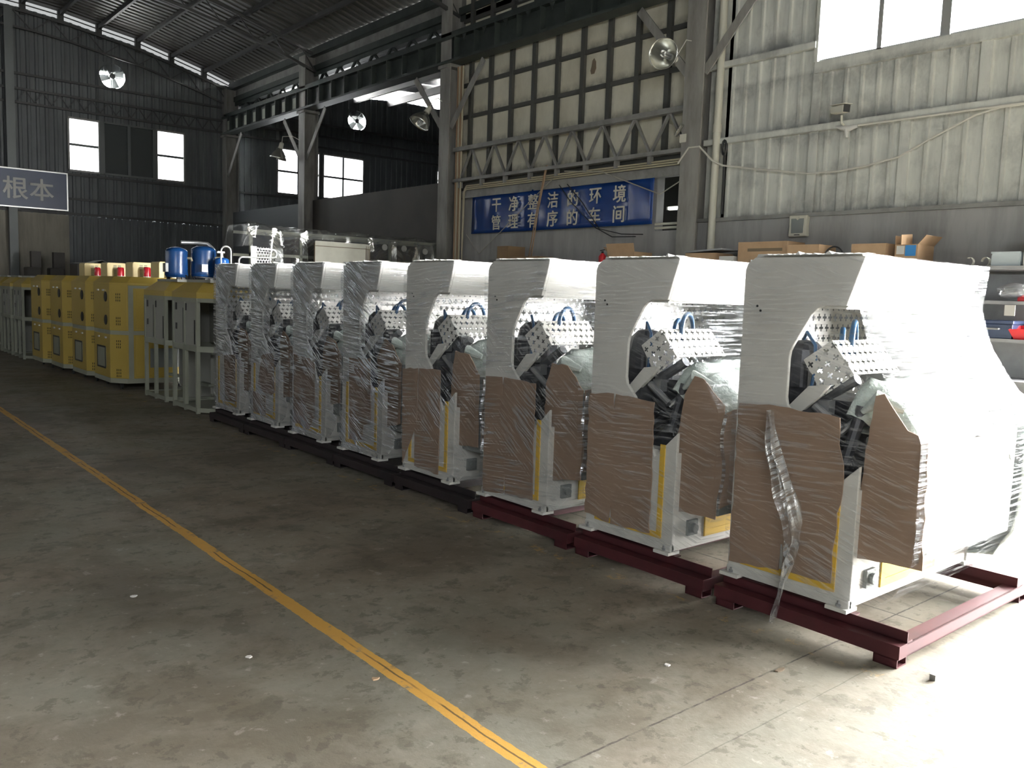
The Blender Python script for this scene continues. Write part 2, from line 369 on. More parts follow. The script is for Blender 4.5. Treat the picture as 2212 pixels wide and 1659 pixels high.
def mk(name, m, parent=None, fn=None, **k):
    b = MB(); fn(b); return b.build(name, m, parent, **k)
def tag(o, label, cat, group=None, kind=None):
    o['label'] = label; o['category'] = cat
    if group: o['group'] = group
    if kind: o['kind'] = kind
    return o
def thing(name, label, cat, loc=(0,0,0), group=None, rz=0.0):
    o = bpy.data.objects.new(name, None); COL.objects.link(o); o.location = loc; o.rotation_euler = (0, 0, rz); o.empty_display_size = .2
    return tag(o, label, cat, group)
def struct(o): o['kind'] = 'structure'; return o
def dup(root, loc, label):
    r = root.copy(); COL.objects.link(r); r.location = loc; r['label'] = label
    for ch in list(root.children):
        c = ch.copy(); COL.objects.link(c); c.parent = r
        for g in list(ch.children):
            d = g.copy(); COL.objects.link(d); d.parent = c
    return r
def box(x0, x1, y0, y1, z0, z1): return lambda b: b.box(x0, x1, y0, y1, z0, z1)

# ================================================================ SETTING
XW, YF = 10.3, 25.8
# roof profile of the hall (X, Z), arched
RP = [(-9.3, 7.35), (-6.5, 7.95), (-4, 8.4), (-1.5, 8.72), (1, 8.86), (3, 8.84), (4.79, 8.75), (5.68, 8.67), (6.62, 8.52), (7.63, 8.37), (8.55, 8.14), (9.49, 7.9), (10.35, 7.64)]
def roofz(x, P=RP):
    for (a, za), (b, zb) in zip(P, P[1:]):
        if a <= x <= b: return za + (zb-za)*(x-a)/(b-a)
    return P[-1][1]
struct(mk('floor', 'floor', None, box(-9.5, 26, -16, 27, -.1, 0)))

def rect_cells(u0, u1, v0, v1, holes):
    us = sorted({u0, u1, *[h[0] for h in holes], *[h[1] for h in holes]}); vsx = sorted({v0, v1, *[h[2] for h in holes], *[h[3] for h in holes]})
    us = [u for u in us if u0 <= u <= u1]; vsx = [v for v in vsx if v0 <= v <= v1]
    out = []
    for a, b in zip(us, us[1:]):
        col = []
        for c, d in zip(vsx, vsx[1:]):
            if any(h[0] <= (a+b)/2 <= h[1] and h[2] <= (c+d)/2 <= h[3] for h in holes): continue
            if col and abs(col[-1][3]-c) < 1e-9: col[-1][3] = d
            else: col.append([a, b, c, d])
        out += col
    return out
def corrugate(b, u0, u1, z0, z1, fn, pitch=.21, depth=.035, top=.06, slope=.02):
    """trapezoid ribbed sheet; fn(u, z, d) -> xyz; z1 may be a function of u"""
    pts = [(u0, 0.0)]; k = math.floor(u0/pitch)*pitch
    while k < u1:
        for du, d in ((0, 0), (slope, depth), (slope+top, depth), (2*slope+top, 0)):
            if u0 < k+du < u1: pts.append((k+du, d))
        k += pitch
    pts.append((u1, 0.0))
    zt = z1 if callable(z1) else (lambda u: z1)
    vs = [fn(u, z0, d) for u, d in pts] + [fn(u, zt(u), d) for u, d in pts]
    n = len(pts)
    b.add(vs, [(i, i+1, n+i+1, n+i) for i in range(n-1)])

# --- far wall
FANS = [(6.94, 7.23, .34), (14.58, 7.19, .34), (18.3, 7.15, .34), (10.95, 7.2, .0)][:3]
WIN = [(5.83, 6.55, 4.59, 5.93), (8.13, 8.86, 4.59, 5.93), (11.8, 13.2, 4.58, 5.93), (13.39, 14.83, 4.58, 5.93), (17.9, 19.3, 5.3, 5.93),
       (-8.8, -4.4, 4.6, 4.76), (-4.1, -.3, 4.6, 4.76)]  # last two: unseen strips added to put glints on the film
LOUV = (6.68, 8.02, 4.59, 5.93)
holes = WIN + [LOUV] + [(x-r, x+r, z-r, z+r) for x, z, r in FANS]
b = MB()
GAP = .20
def wtop(u):
    return (roofz(u) - GAP) if u <= XW else (7.62 + .1*min(u-XW, 6) - .1)
for a, c, d, e in rect_cells(-9.3, 20.5, 3.35, 7.55, holes):
    corrugate(b, a, c, d, e, lambda u, z, k: (u, YF-k, z))
corrugate(b, -9.3, XW, 7.35, wtop, lambda u, z, k: (u, YF+.01-k, z))
corrugate(b, XW, 20.5, 7.35, wtop, lambda u, z, k: (u, YF+.01-k, z))
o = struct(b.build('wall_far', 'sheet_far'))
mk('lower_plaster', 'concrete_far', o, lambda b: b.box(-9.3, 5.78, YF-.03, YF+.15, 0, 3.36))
mk('lower_sheeting', 'sheet_far', o, lambda b: corrugate(b, 5.78, 20.5, 0, 3.36, lambda u, z, k: (u, YF-k, z)))
def far_girts(b):
    for z in (3.40, 3.8, 4.45, 6.15, 6.5, 6.88):
        b.box(-9.3, 20.5, YF-.10, YF-.04, z-.03, z+.03)
mk('girts', 'purlin', o, far_girts)
def far_lattice(b):
    for x0, x1, z in ((4.6, 10.2, 6.18), ):
        n = 14
        for i in range(n):
            xa = x0+(x1-x0)*i/n; xb = x0+(x1-x0)*(i+1)/n; xm = (xa+xb)/2
            b.bar((xa, YF-.12, z), (xm, YF-.12, z+.3), .02, .02); b.bar((xm, YF-.12, z+.3), (xb, YF-.12, z), .02, .02)
    # lattice rafter following the roof
    n = 22; xs = [-9+19.2*i/n for i in range(n+1)]
    for i in range(n):
        xa, xb = xs[i], xs[i+1]; xm = (xa+xb)/2
        b.bar((xa, YF-.2, roofz(xa)-.75), (xb, YF-.2, roofz(xb)-.75), .05, .05)
        b.bar((xa, YF-.2, roofz(xa)-.33), (xb, YF-.2, roofz(xb)-.33), .05, .05)
        b.bar((xa, YF-.2, roofz(xa)-.75), (xm, YF-.2, roofz(xm)-.33), .025, .025)
        b.bar((xm, YF-.2, roofz(xm)-.33), (xb, YF-.2, roofz(xb)-.75), .025, .025)
mk('lattice', 'purlin', o, far_lattice)
mk('post', 'louver', o, lambda b: [b.box(x-.1, x+.1, YF-.25, YF-.05, 0, roofz(x)-.3) for x in (4.42,)])
def fillers(b):
    for (xa, za), (xb, zb) in zip(RP, RP[1:]):
        b.add([(xa, YF+.02, za-GAP-.12), (xb, YF+.02, zb-GAP-.12), (xb, YF+.02, zb+.05), (xa, YF+.02, za+.05)], [(0,1,2,3)])
mk('purlin_ends', 'purlin', o, lambda b: [b.box(x-.07, x+.07, YF-.06, YF+.06, z-.36, z+.02) for x, z in RP])
mk('filler_rail', 'purlin', o, lambda b: [b.bar((xa, YF, za-.10), (xb, YF, zb-.10), .03, .025) for (xa, za), (xb, zb) in zip(RP, RP[1:])])
mk('daylight_filler', 'glassdim', o, fillers)
# windows in the far wall
for i, (a, c, d, e) in enumerate(WIN):
    nm = 'window_%d' % (i+1)
    dbl = (c-a) > 1.0
    w = mk(nm, 'girt', None, lambda b: [b.box(a-.03, c+.03, YF-.07, YF+.03, d-.05, d), b.box(a-.03, c+.03, YF-.07, YF+.03, e, e+.05),
                                        b.box(a-.05, a, YF-.07, YF+.03, d, e), b.box(c, c+.05, YF-.07, YF+.03, d, e)] )
    struct(w)
    mk('window_sash', 'louver', w, lambda b: [b.box(a, c, YF-.03, YF, (d+e)/2-.032, (d+e)/2+.032)] + ([b.box((a+c)/2-.03, (a+c)/2+.03, YF-.03, YF, d, e)] if dbl else []))
    mk('pane', 'glass' if a > 0 else 'glassglint', w, lambda b: b.box(a, c, YF+.004, YF+.010, d, e))
lv = struct(mk('window_10', 'louver', None, lambda b: [b.box(LOUV[0]-.1, LOUV[0]+.03, YF-.08, YF+.03, LOUV[2]-.04, LOUV[3]+.04), b.box(LOUV[1]-.03, LOUV[1]+.08, YF-.08, YF+.03, LOUV[2]-.04, LOUV[3]+.04),
     b.box(7.31, 7.39, YF-.08, YF+.03, LOUV[2], LOUV[3]), b.box(LOUV[0], LOUV[1], YF-.08, YF+.03, LOUV[3], LOUV[3]+.05), b.box(LOUV[0], LOUV[1], YF-.08, YF+.03, LOUV[2]-.05, LOUV[2])]))
def slats(b):
    k = 0
    z = LOUV[2]
    while z < LOUV[3]:
        b.add([(LOUV[0], YF-.03, z+.0), (LOUV[1], YF-.03, z), (LOUV[1], YF+.03, z+.12), (LOUV[0], YF+.03, z+.12)], [(0,1,2,3)]); z += .09
mk('slats', 'louver', lv, slats)
mk('light_block_board', 'louver', lv, lambda b: b.box(LOUV[0], LOUV[1], YF+.06, YF+.08, LOUV[2], LOUV[3]))  # added board behind the slats to block daylight, with its rim below
mk('light_block_rim', 'louver', lv, lambda b: [b.box(LOUV[0]-.02, LOUV[0], YF, YF+.08, LOUV[2], LOUV[3]), b.box(LOUV[1], LOUV[1]+.02, YF, YF+.08, LOUV[2], LOUV[3]), b.box(LOUV[0], LOUV[1], YF, YF+.08, LOUV[2]-.02, LOUV[2]), b.box(LOUV[0], LOUV[1], YF, YF+.08, LOUV[3], LOUV[3]+.02)])
# exhaust fans
for i, (x, z, r) in enumerate(FANS):
    f = thing('exhaust_fan', ['round exhaust fan high on the far wall above the louvered window', 'round exhaust fan with yellowish light high in the neighbouring bay', 'round exhaust fan half hidden behind the grey column with pipes'][i], 'fan', (x, YF-.02, z), 'exhaust fans on the far wall')
    def ring(b, r=r):
        n = 40; P = []
        for k in range(n):
            a = 2*math.pi*k/n
            P.append((math.cos(a), math.sin(a)))
        vs = []; fs = []
        for k, (c, s_) in enumerate(P):
            m = max(abs(c), abs(s_)); q = r*1.06/m
            for y in (.0, .03): vs += [(c*r*.98, y, s_*r*.98), (c*q, y, s_*q)]
        for k in range(n):
            a, d = k*4, ((k+1) % n)*4
            fs += [(a, a+1, d+1, d), (a+2, d+2, d+3, a+3), (a, d, d+2, a+2)]
        b.add(vs, fs)
        b.lathe([(r*.98, -.05), (r*1.0, -.05), (r*1.0, .06), (r*.98, .06)], (0,0,0), (0,1,0), 40, False)
    mk('fan_housing', 'louver', f, ring)
    def blades(b, r=r, i=i):
        for k in range(4):
            a = k*math.pi/2 + .35 + i*.5
            ca, sa = math.cos(a), math.sin(a); px, pz = -sa, ca
            tw = .05
            b.add([(ca*.07+px*.06, -tw*.5+.02, sa*.07+pz*.06), (ca*.07-px*.06, tw*.5+.02, sa*.07-pz*.06), (ca*r*.93-px*.12, tw+.02, sa*r*.93-pz*.12), (ca*r*.93+px*.08, -tw+.02, sa*r*.93+pz*.08)], [(0,1,2,3)])
    mk('fan_blade', 'louver', f, blades, solid=.006)
    mk('fan_hub', 'louver', f, lambda b: b.lathe([(.001,-.06),(.075,-.05),(.09,.0),(.09,.07)], (0,0,0), (0,1,0), 16))
    mk('fan_shutter', 'girt', f, lambda b, r=r: b.prism([(r*.96*math.cos(a), r*.96*math.sin(a)) for a in [math.radians(d) for d in range(18, 163, 12)]], lambda x, z, y: (x, y, z), .085, .09))
    mk('motor_arm', 'louver', f, lambda b, r=r: [b.bar((-r, -.045, -.0), (r, -.045, .0), .012, .012), b.bar((0, -.045, -r), (0, -.045, r), .012, .012)])

# --- roof of the hall: ribbed sheets running across, purlins along
def roof(b):
    pitch = .24; y = -6.6; ys = []
    while y < YF-.2:
        ys += [(y, 0), (y+.10, 0), (y+.13, .03), (y+.21, .03)]; y += pitch
    ys.append((YF+.04, 0))
    vs = [(x, yy, z+d) for (x, z) in RP for yy, d in ys]; n = len(ys)
    b.add(vs, [(i*n+k, i*n+k+1, (i+1)*n+k+1, (i+1)*n+k) for i in range(len(RP)-1) for k in range(n-1)])
struct(mk('ceiling', 'roof', None, roof, smooth=False))
for i, (x, z) in enumerate(RP[1:]):
    o = struct(mk('trim_1', 'purlin', None, lambda b: b.box(x-.035, x+.035, -3.3, YF-.03, z-.11, z-.005)))
    o.name = 'roof_purlin'
# roof trusses across the hall
def truss(b, Y):
    n = 24; xs = [-9+19.3*i/n for i in range(n+1)]
    def top(x): return roofz(x)-.22
    def bot(x): return roofz(x)-.62
    for i in range(n):
        xa, xb = xs[i], xs[i+1]; xm = (xa+xb)/2
        b.bar((xa, Y, top(xa)), (xb, Y, top(xb)), .07, .06); b.bar((xa, Y, bot(xa)), (xb, Y, bot(xb)), .07, .06)
        b.bar((xa, Y, bot(xa)), (xm, Y, top(xm)), .025, .025); b.bar((xm, Y, top(xm)), (xb, Y, bot(xb)), .025, .025)
for Y in (20.3, 14.2, 8.05):
    o = struct(mk('roof_truss', 'purlin', None, lambda b: truss(b, Y)))
# --- neighbouring bay
NP = [(XW+.15, 7.45), (12.4, 7.85), (14.5, 8.12), (17, 8.28), (20.6, 8.2)]
def nroof(b):
    ny = 40
    vs = [(x, 7.6+(YF-7.5)*j/ny, z + .05*math.sin(j*2.1+i)) for i, (x, z) in enumerate(NP) for j in range(ny+1)]
    n = ny+1
    b.add(vs, [(i*n+k, i*n+k+1, (i+1)*n+k+1, (i+1)*n+k) for i in range(len(NP)-1) for k in range(ny)])
struct(mk('ceiling_neighbouring_bay', 'foil', None, nroof, smooth=True))
for x, z in ((10.9, 7.5), (11.9, 7.7), (13.2, 7.9), (14.5, 8.08), (15.8, 8.15)):
    struct(mk('roof_purlin', 'purlin', None, box(x-.05, x+.05, -3, YF-.03, z-.32, z-.1)))
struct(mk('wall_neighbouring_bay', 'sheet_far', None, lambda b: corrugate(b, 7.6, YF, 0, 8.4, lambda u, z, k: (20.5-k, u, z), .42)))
struct(mk('wall_neighbouring_bay_near', 'sheet_far', None, lambda b: b.box(XW+.0, 20.5, 7.55, 7.65, 0, 8.4)))

# --- right wall: ribbed sheets above a rendered dado
YR1 = 7.95
RWIN = (0.4, 6.22, 4.72, 6.7)       # window in the right wall (Y0, Y1, z0, z1)
b = MB()
for a, c, d, e in rect_cells(YN, YR1, 2.79, 7.75, [RWIN, (DY0, DY1, 2.0, DH)]):
    corrugate(b, a, c, d, e, lambda u, z, k: (XW-k, u, z), .215, .03, .035, .012)
o = struct(b.build('wall_right', 'sheet'))
mk('dado', 'concrete', o, lambda b: [b.box(XW-.04, XW+.2, YN, DY0, 0, 2.76), b.box(XW-.04, XW+.2, DY1, YR1+.1, 0, 2.76)])
mk('dado_capping', 'girt', o, lambda b: b.box(XW-.09, XW, DY1, YR1+.1, 2.75, 2.80))
mk('girt', 'sheet', o, lambda b: [b.box(XW-.10, XW-.03, DY1, YR1, 3.84, 3.92), b.box(XW-.10, XW-.03, 6.25, YR1, 4.90, 4.98)])
mk('sheet_lap', 'sheet', o, lambda b: [b.box(XW-.05, XW-.03, y, y+.12, z0, z1) for y, z0, z1 in ((6.16, 3.92, 4.6), (6.16, 2.8, 3.84), (5.72, 2.8, 3.84), (4.1, 3.92, 4.6), (4.95, 2.8, 3.84))])
w = struct(mk('window_11', 'sheet', None, lambda b: [b.box(XW-.08, XW+.04, RWIN[0]-.05, RWIN[1]+.03, RWIN[2]-.14, RWIN[2]), b.box(XW-.08, XW+.04, RWIN[0]-.05, RWIN[1]+.05, RWIN[3], RWIN[3]+.06),
      b.box(XW-.08, XW+.04, RWIN[1], RWIN[1]+.05, RWIN[2], RWIN[3]), b.box(XW-.08, XW+.04, RWIN[0]-.05, RWIN[0], RWIN[2], RWIN[3])]))
mk('window_sash', 'alu', w, lambda b: [b.box(XW-.03, XW+.01, y-.03, y+.03, RWIN[2], RWIN[3]) for y in (5.43, 3.77, 2.2)] + [b.box(XW-.05, XW+.02, 4.58, 4.69, RWIN[2], RWIN[3])] + [b.box(XW-.03, XW+.01, RWIN[0], RWIN[1], RWIN[2], RWIN[2]+.03)])
mk('pane', 'glassclear', w, lambda b: b.box(XW+.012, XW+.018, RWIN[0], RWIN[1], RWIN[2], RWIN[3]))

# infill between the columns: boards behind a steel grid, lattice girder, lintel, rendered wall below
def boards(b):
    b.box(XW+.02, XW+.05, 8.2, 14.0, 3.75, 7.7)
o = struct(mk('wall_infill', 'panelw', None, boards))
def strips(b):
    for y in (13.72, 13.1, 12.48, 11.85, 11.23, 10.61, 9.99, 9.38, 8.76): b.box(XW-.04, XW+.02, y-.045, y+.045, 3.78, 7.6)
    for z in (6.9, 6.29, 5.67, 5.06): b.box(XW-.03, XW+.02, 8.2, 14.0, z-.04, z+.03)
mk('grid_strips', 'mullion', o, strips)
mk('torn_patch', 'rust', o, lambda b: b.prism([(10.42,5.52),(10.38,5.55),(10.34,5.49),(10.33,5.38),(10.37,5.30),(10.44,5.30),(10.46,5.36),(10.44,5.42)], lambda p, q, d: (d, p, q), XW+.012, XW+.019))
mk('torn_hole', 'black', o, lambda b: [b.prism([(8.42,5.72),(8.33,5.75),(8.30,5.55),(8.36,5.45),(8.40,5.6)], lambda p, q, d: (d, p, q), XW+.012, XW+.019),
     b.prism([(9.12,5.28),(9.05,5.38),(9.02,5.30),(9.0,5.20),(8.97,5.12),(9.04,5.24)], lambda p, q, d: (d, p, q), XW+.012, XW+.019)])
def girder(b):
    b.box(XW-.22, XW-.10, 8.15, 14.0, 4.37, 4.45); b.box(XW-.22, XW-.10, 8.15, 14.0, 3.78, 3.84)
    n = 8; p = (13.75-8.15)/n
    for i in range(n):
        ya = 8.2+p*i; ym = ya+p/2; yb = ya+p
        b.bar((XW-.16, ya, 3.81), (XW-.16, ym, 4.4), .035, .045, (1,0,0)); b.bar((XW-.16, ym, 4.4), (XW-.16, yb, 3.81), .035, .045, (1,0,0))
        b.box(XW-.2, XW-.12, yb-.03, yb+.03, 3.66, 3.80)
o = struct(mk('lattice_girder', 'girt', None, girder))
wl = struct(mk('wall_infill_lower', 'concrete', None, lambda b: [b.box(XW-.02, XW+.15, 8.85, 14.0, 0, 3.66), b.box(XW-.02, XW+.15, 8.1, 8.85, 0, 2.66)]))
mk('lintel', 'girt', wl, lambda b: b.box(XW-.14, XW-.02, 8.15, 13.9, 3.46, 3.60))
mk('gap_shade_strip', 'mullion', wl, lambda b: b.box(XW-.04, XW-.02, 8.2, 13.95, 3.60, 3.79))  # dark strip painted where the gap over the lintel lies in shade
mk('opening_shade_sheet', 'mullion', wl, lambda b: b.box(XW+1.2, XW+1.25, 7.66, 9.9, 2.2, 4.2))  # dark sheet standing in for the unlit room behind the opening
# lit tube seen through the opening
ft = thing('fluorescent_tube', 'lit fluorescent tube seen through the dark opening beside the blue banner', 'light', (XW+.25, 8.5, 3.03))
mk('tube', 'tube_on', ft, lambda b: b.tube([(0, -.33, 0), (0, .33, 0)], .022, 10), smooth=True)
mk('batten', 'ivory', ft, lambda b: [b.box(.02, .06, -.42, .36, -.03, .03), b.box(-.02, .03, -.38, -.33, -.025, .025), b.box(-.02, .03, .33, .36, -.025, .025)])

# columns on the line between the bays
def column(Y, z1=7.4, m='col_steel', w=.17):
    def f(b):
        b.box(XW-.30, XW-.28, Y-w, Y+w, 0, z1); b.box(XW+.06, XW+.08, Y-w, Y+w, 0, z1); b.box(XW-.28, XW+.06, Y-.012, Y+.012, 0, z1)
        b.box(XW-.36, XW+.14, Y-w-.05, Y+w+.05, 0, .03)
        b.box(XW-.34, XW+.1, Y-w-.03, Y+w+.03, 6.0, 6.06)
    o = struct(mk('column', m, None, f))
    def brace(b):
        for s_ in (-1, 1):
            b.bar((XW-.24, Y+s_*.14, 4.85), (XW-.24, Y+s_*1.15, 5.98), .02, .13, (0,0,1))
    mk('knee_brace', m, o, brace)
    return o
for Y in (8.03, 14.2, 20.45): column(Y)
column(25.55)
column(2.75, w=.12)
# runway beam along the column line
def runway(b):
    b.box(XW-.38, XW-.08, -3, YF-.2, 6.06, 6.11); b.box(XW-.36, XW-.10, -3, YF-.2, 6.52, 6.57); b.box(XW-.24, XW-.22, -3, YF-.2, 6.11, 6.52)
    y = -2.9
    while y < YF-.3:
        b.box(XW-.36, XW-.10, y-.012, y+.012, 6.11, 6.52); y += .62
    b.box(XW-.30, XW-.16, -3, YF-.2, 6.57, 6.66)
rb = struct(mk('runway_beam', 'dark_steel', None, runway))
mk('web_plates', 'greyframe', rb, lambda b: [b.box(XW-.275, XW-.245, y-.13, y+.13, 6.18, 6.44) for y in [20.9+.62*k for k in range(8)]])
mk('rail_clips', 'dark_steel', rb, lambda b: [b.add([(XW-.34, y-.09, 6.57), (XW-.34, y+.09, 6.57), (XW-.34, y, 6.40), (XW-.33, y-.09, 6.57), (XW-.33, y+.09, 6.57), (XW-.33, y, 6.40)], [(0,1,2),(3,5,4),(0,2,5,3),(1,4,5,2),(0,3,4,1)]) for y in [8.6+.62*k for k in range(9)]])
def eave(b):
    b.box(XW+.02, XW+.14, -3, YF-.1, 6.95, 7.05); b.box(XW+.02, XW+.14, -3, YF-.1, 6.62, 6.70)
    y = -2.8
    while y < YF-.8:
        b.bar((XW+.08, y, 6.66), (XW+.08, y+.4, 7.0), .05, .05); b.bar((XW+.08, y+.4, 7.0), (XW+.08, y+.8, 6.66), .05, .05); y += .8
struct(mk('eave_girder', 'dark_steel', None, eave))
struct(mk('trim_1', 'girt', None, lambda b: [b.box(XW+.05, XW+.08, 8.0, YF-.1, 7.2, 7.42)]))
struct(mk('trim_2', 'dark_steel', None, lambda b: [b.box(XW-.1, XW+.1, -3, YF-.1, 7.42, 7.6), b.box(XW-.02, XW+.12, -3, YF-.1, 7.06, 7.2)]))
struct(mk('wall_partition', 'partition', None, box(XW-.05, XW+.05, 14.4, 20.3, 0, 3.84)))
struct(mk('wall_partition_far', 'partition2', None, box(XW-.05, XW+.05, 20.65, YF-.3, 0, 3.8)))
# left wall with an added glint strip, near wall with an added fill window
LGLINT = [(13.0, 25.0, 4.6, 4.76)]
b = MB()
for a, c, d, e in rect_cells(YN, YF, 0, 7.6, LGLINT): b.box(-9.4, -9.25, a, c, d, e)
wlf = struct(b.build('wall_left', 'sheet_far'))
mk('pane', 'glassglint', wlf, lambda b: b.box(-9.33, -9.32, *LGLINT[0]))
mk('glint_strip_bars', 'girt', wlf, lambda b: [b.box(-9.30, -9.24, y-.02, y+.02, 4.6, 4.76) for y in [13+1.0*k for k in range(13)]])
b = MB()
for a, c, d, e in rect_cells(-9.3, XW+.1, 0, 9.0, [(-8.5, -1.0, 4.0, 6.0)]): b.box(a, c, YN-.12, YN, d, e)
struct(b.build('wall_near', 'sheet'))
w = struct(mk('window_12', 'girt', None, lambda b: [b.box(x-.03, x+.03, YN-.06, YN+.02, 4.0, 6.0) for x in (-8.5, -6.6, -4.75, -2.9, -1.0)]))  # unseen window added to brighten the side plates and right wall
mk('pane', 'glassfill', w, lambda b: b.box(-8.5, -1.0, YN-.07, YN-.062, 4.0, 6.0))
dr = struct(mk('door_1', 'girt', None, lambda b: [b.box(XW-.1, XW+.22, DY0-.12, DY0, 0, DH+.12), b.box(XW-.1, XW+.22, DY1, DY1+.12, 0, DH+.12), b.box(XW-.1, XW+.22, DY0, DY1, DH, DH+.12)]))
# ================================================================ WRAPPED MACHINES
YB = [2.61, 3.68, 4.74, 5.79, 6.82, 7.83, 8.84, 9.85]     # rear edge of each machine along the row
XM, WM = 3.75, 1.33
SP = lambda u, z, d: (d, -u, z)
OUT = [(0,.17),(0,1.765),(.012,1.80),(.055,1.83),(.64,1.83),(.565,1.60),(.455,1.597),(.42,1.583),(.39,1.553),(.305,1.405),(.288,1.37),(.283,1.33),(.283,1.14),(.292,1.10),(.36,1.03),(.53,.70),(.69,.86),(.69,.17)]
OUT2 = OUT[:6]+[(.55,1.30),(.60,1.05),(.69,.98),(.69,.17)]
def ragged(poly, step=.05, amp=.008, rnd=random):
    out = []
    for (a, b), (c, d) in zip(poly, poly[1:]+poly[:1]):
        L = math.hypot(c-a, d-b); n = max(1, int(L/step))
        for k in range(n):
            j = amp if k else 0
            out.append((a+(c-a)*k/n+rnd.uniform(-j, j), b+(d-b)*k/n+rnd.uniform(-j, j)))
    return out
UMAX = [(.19,.76),(.30,.90),(.45,.968),(.62,.972),(1.04,.965),(1.12,.90),(1.25,.80),(1.40,.70),(1.60,.635),(1.83,.655)]
def umax(z):
    for (a, p), (c, q) in zip(UMAX, UMAX[1:]):
        if z <= c: return p+(q-p)*max(0, (z-a)/(c-a))
    return UMAX[-1][1]
CARDS = [   # (side sheets, pedestal sheet) as (u, z) outlines
 ([[(.02,1.08),(.26,1.09),(.58,1.075),(.585,.95),(.615,.86),(.62,.72),(.60,.62),(.605,.55),(.59,.42),(.595,.275),(.33,.265),(.325,.40),(.312,.40),(.31,.262),(.015,.235)]],
  [(.71,1.19),(.75,1.205),(.87,1.05),(.965,1.02),(.975,.62),(.985,.43),(.68,.41),(.66,.50),(.655,.62),(.675,.70),(.68,.88)]),
 ([[(.0,1.01),(.20,1.03),(.21,.93),(.22,1.03),(.52,1.015),(.525,.8),(.53,.25),(.22,.235),(.215,.36),(.205,.24),(0,.26)]],
  [(.68,1.08),(.74,1.185),(.80,1.175),(.95,1.04),(.955,.75),(.93,.41),(.61,.40),(.63,.70),(.66,.95)]),
 ([[(.02,1.02),(.20,1.03),(.21,.90),(.225,1.03),(.555,1.02),(.55,.6),(.56,.23),(.27,.215),(.262,.34),(.255,.215),(.02,.19)]],
  [(.58,1.02),(.63,1.16),(.78,1.155),(.93,1.01),(.94,.43),(.60,.37),(.575,.65)]),
 ([[(-.02,.98),(.20,1.0),(.205,.55),(.22,1.0),(.51,1.01),(.515,.6),(.51,.20),(.18,.215),(.17,.5),(0,.21)]],
  [(.57,1.0),(.60,1.165),(.77,1.15),(.90,1.01),(.91,.47),(.58,.44),(.55,.7)]),
 ([[(.14,1.0),(.50,1.02),(.52,.45),(.40,.43),(.39,.30),(.16,.27)]],
  [(.50,1.02),(.62,1.20),(.74,1.15),(.88,1.0),(.88,.5),(.55,.42)]),
 ([[(.05,.95),(.48,.92),(.50,.40),(.38,.24),(.05,.28)]],
  [(.52,1.0),(.60,1.16),(.76,1.12),(.88,.98),(.86,.55),(.52,.5)]),
 ([[(.30,.88),(.60,.93),(.62,.52),(.46,.45),(.20,.55)],[(.08,.48),(.40,.46),(.40,.24),(.08,.26)]],
  [(.60,1.05),(.66,1.16),(.78,1.10),(.90,.96),(.88,.50),(.60,.46)]),
 ([[(.28,.80),(.60,.84),(.62,.30),(.30,.28)]],
  [(.50,1.02),(.58,1.13),(.74,1.10),(.88,.96),(.86,.45),(.56,.42)]),
]
FK = [0, 0, 1, 1, 2, 2, 2, 2]
MLAB = ['wrapped white machine at the bright doorway end with a twisted film tail hanging',
        'second wrapped white machine from the doorway end of the row',
        'third wrapped white machine from the doorway end of the row',
        'fourth wrapped white machine from the doorway end of the row',
        'fifth wrapped white machine from the doorway end, yellow corner showing low on its side',
        'sixth wrapped white machine from the doorway end, under thick shiny film',
        'wrapped white machine second from the grey unfinished frames, under thick shiny film',
        'wrapped white machine next to the grey unfinished frames at the dark end of the row']
def side_film(b, rnd, part):
    W = [[rnd.uniform(-1, 1) for _ in range(13)] for _ in range(29)]
    def f(i, j):
        z = .185+1.655*j; um = umax(z); u = -.012+(um+.012)*i
        k = W[int(j*28)][int(i*12)]
        edge = 1-abs(2*i-1)**3
        uo = u if 0 < i < 1 else u+k*.006
        if z > 1.78 and i == 0: uo = .03
        return (-.022-.010*edge-.006*k*edge, -uo, z)
    if part == 'side': b.grid(12, 28, f)
    def g(i, j):
        z = .185+1.655*j
        k = W[int(j*28)][int(i*12)]
        return (-.022+(WM+.044)*i, -(umax(z)+.004+.012*abs(k)*(1-abs(2*i-1)**4)), z)
    if part == 'front': b.grid(12, 28, g); return
    def h(i, j): # far side
        z = .185+1.655*j; um = umax(z)
        return (WM+.022, -(-.012+(um+.012)*i), z)
    if part == 'far': b.grid(4, 14, h)
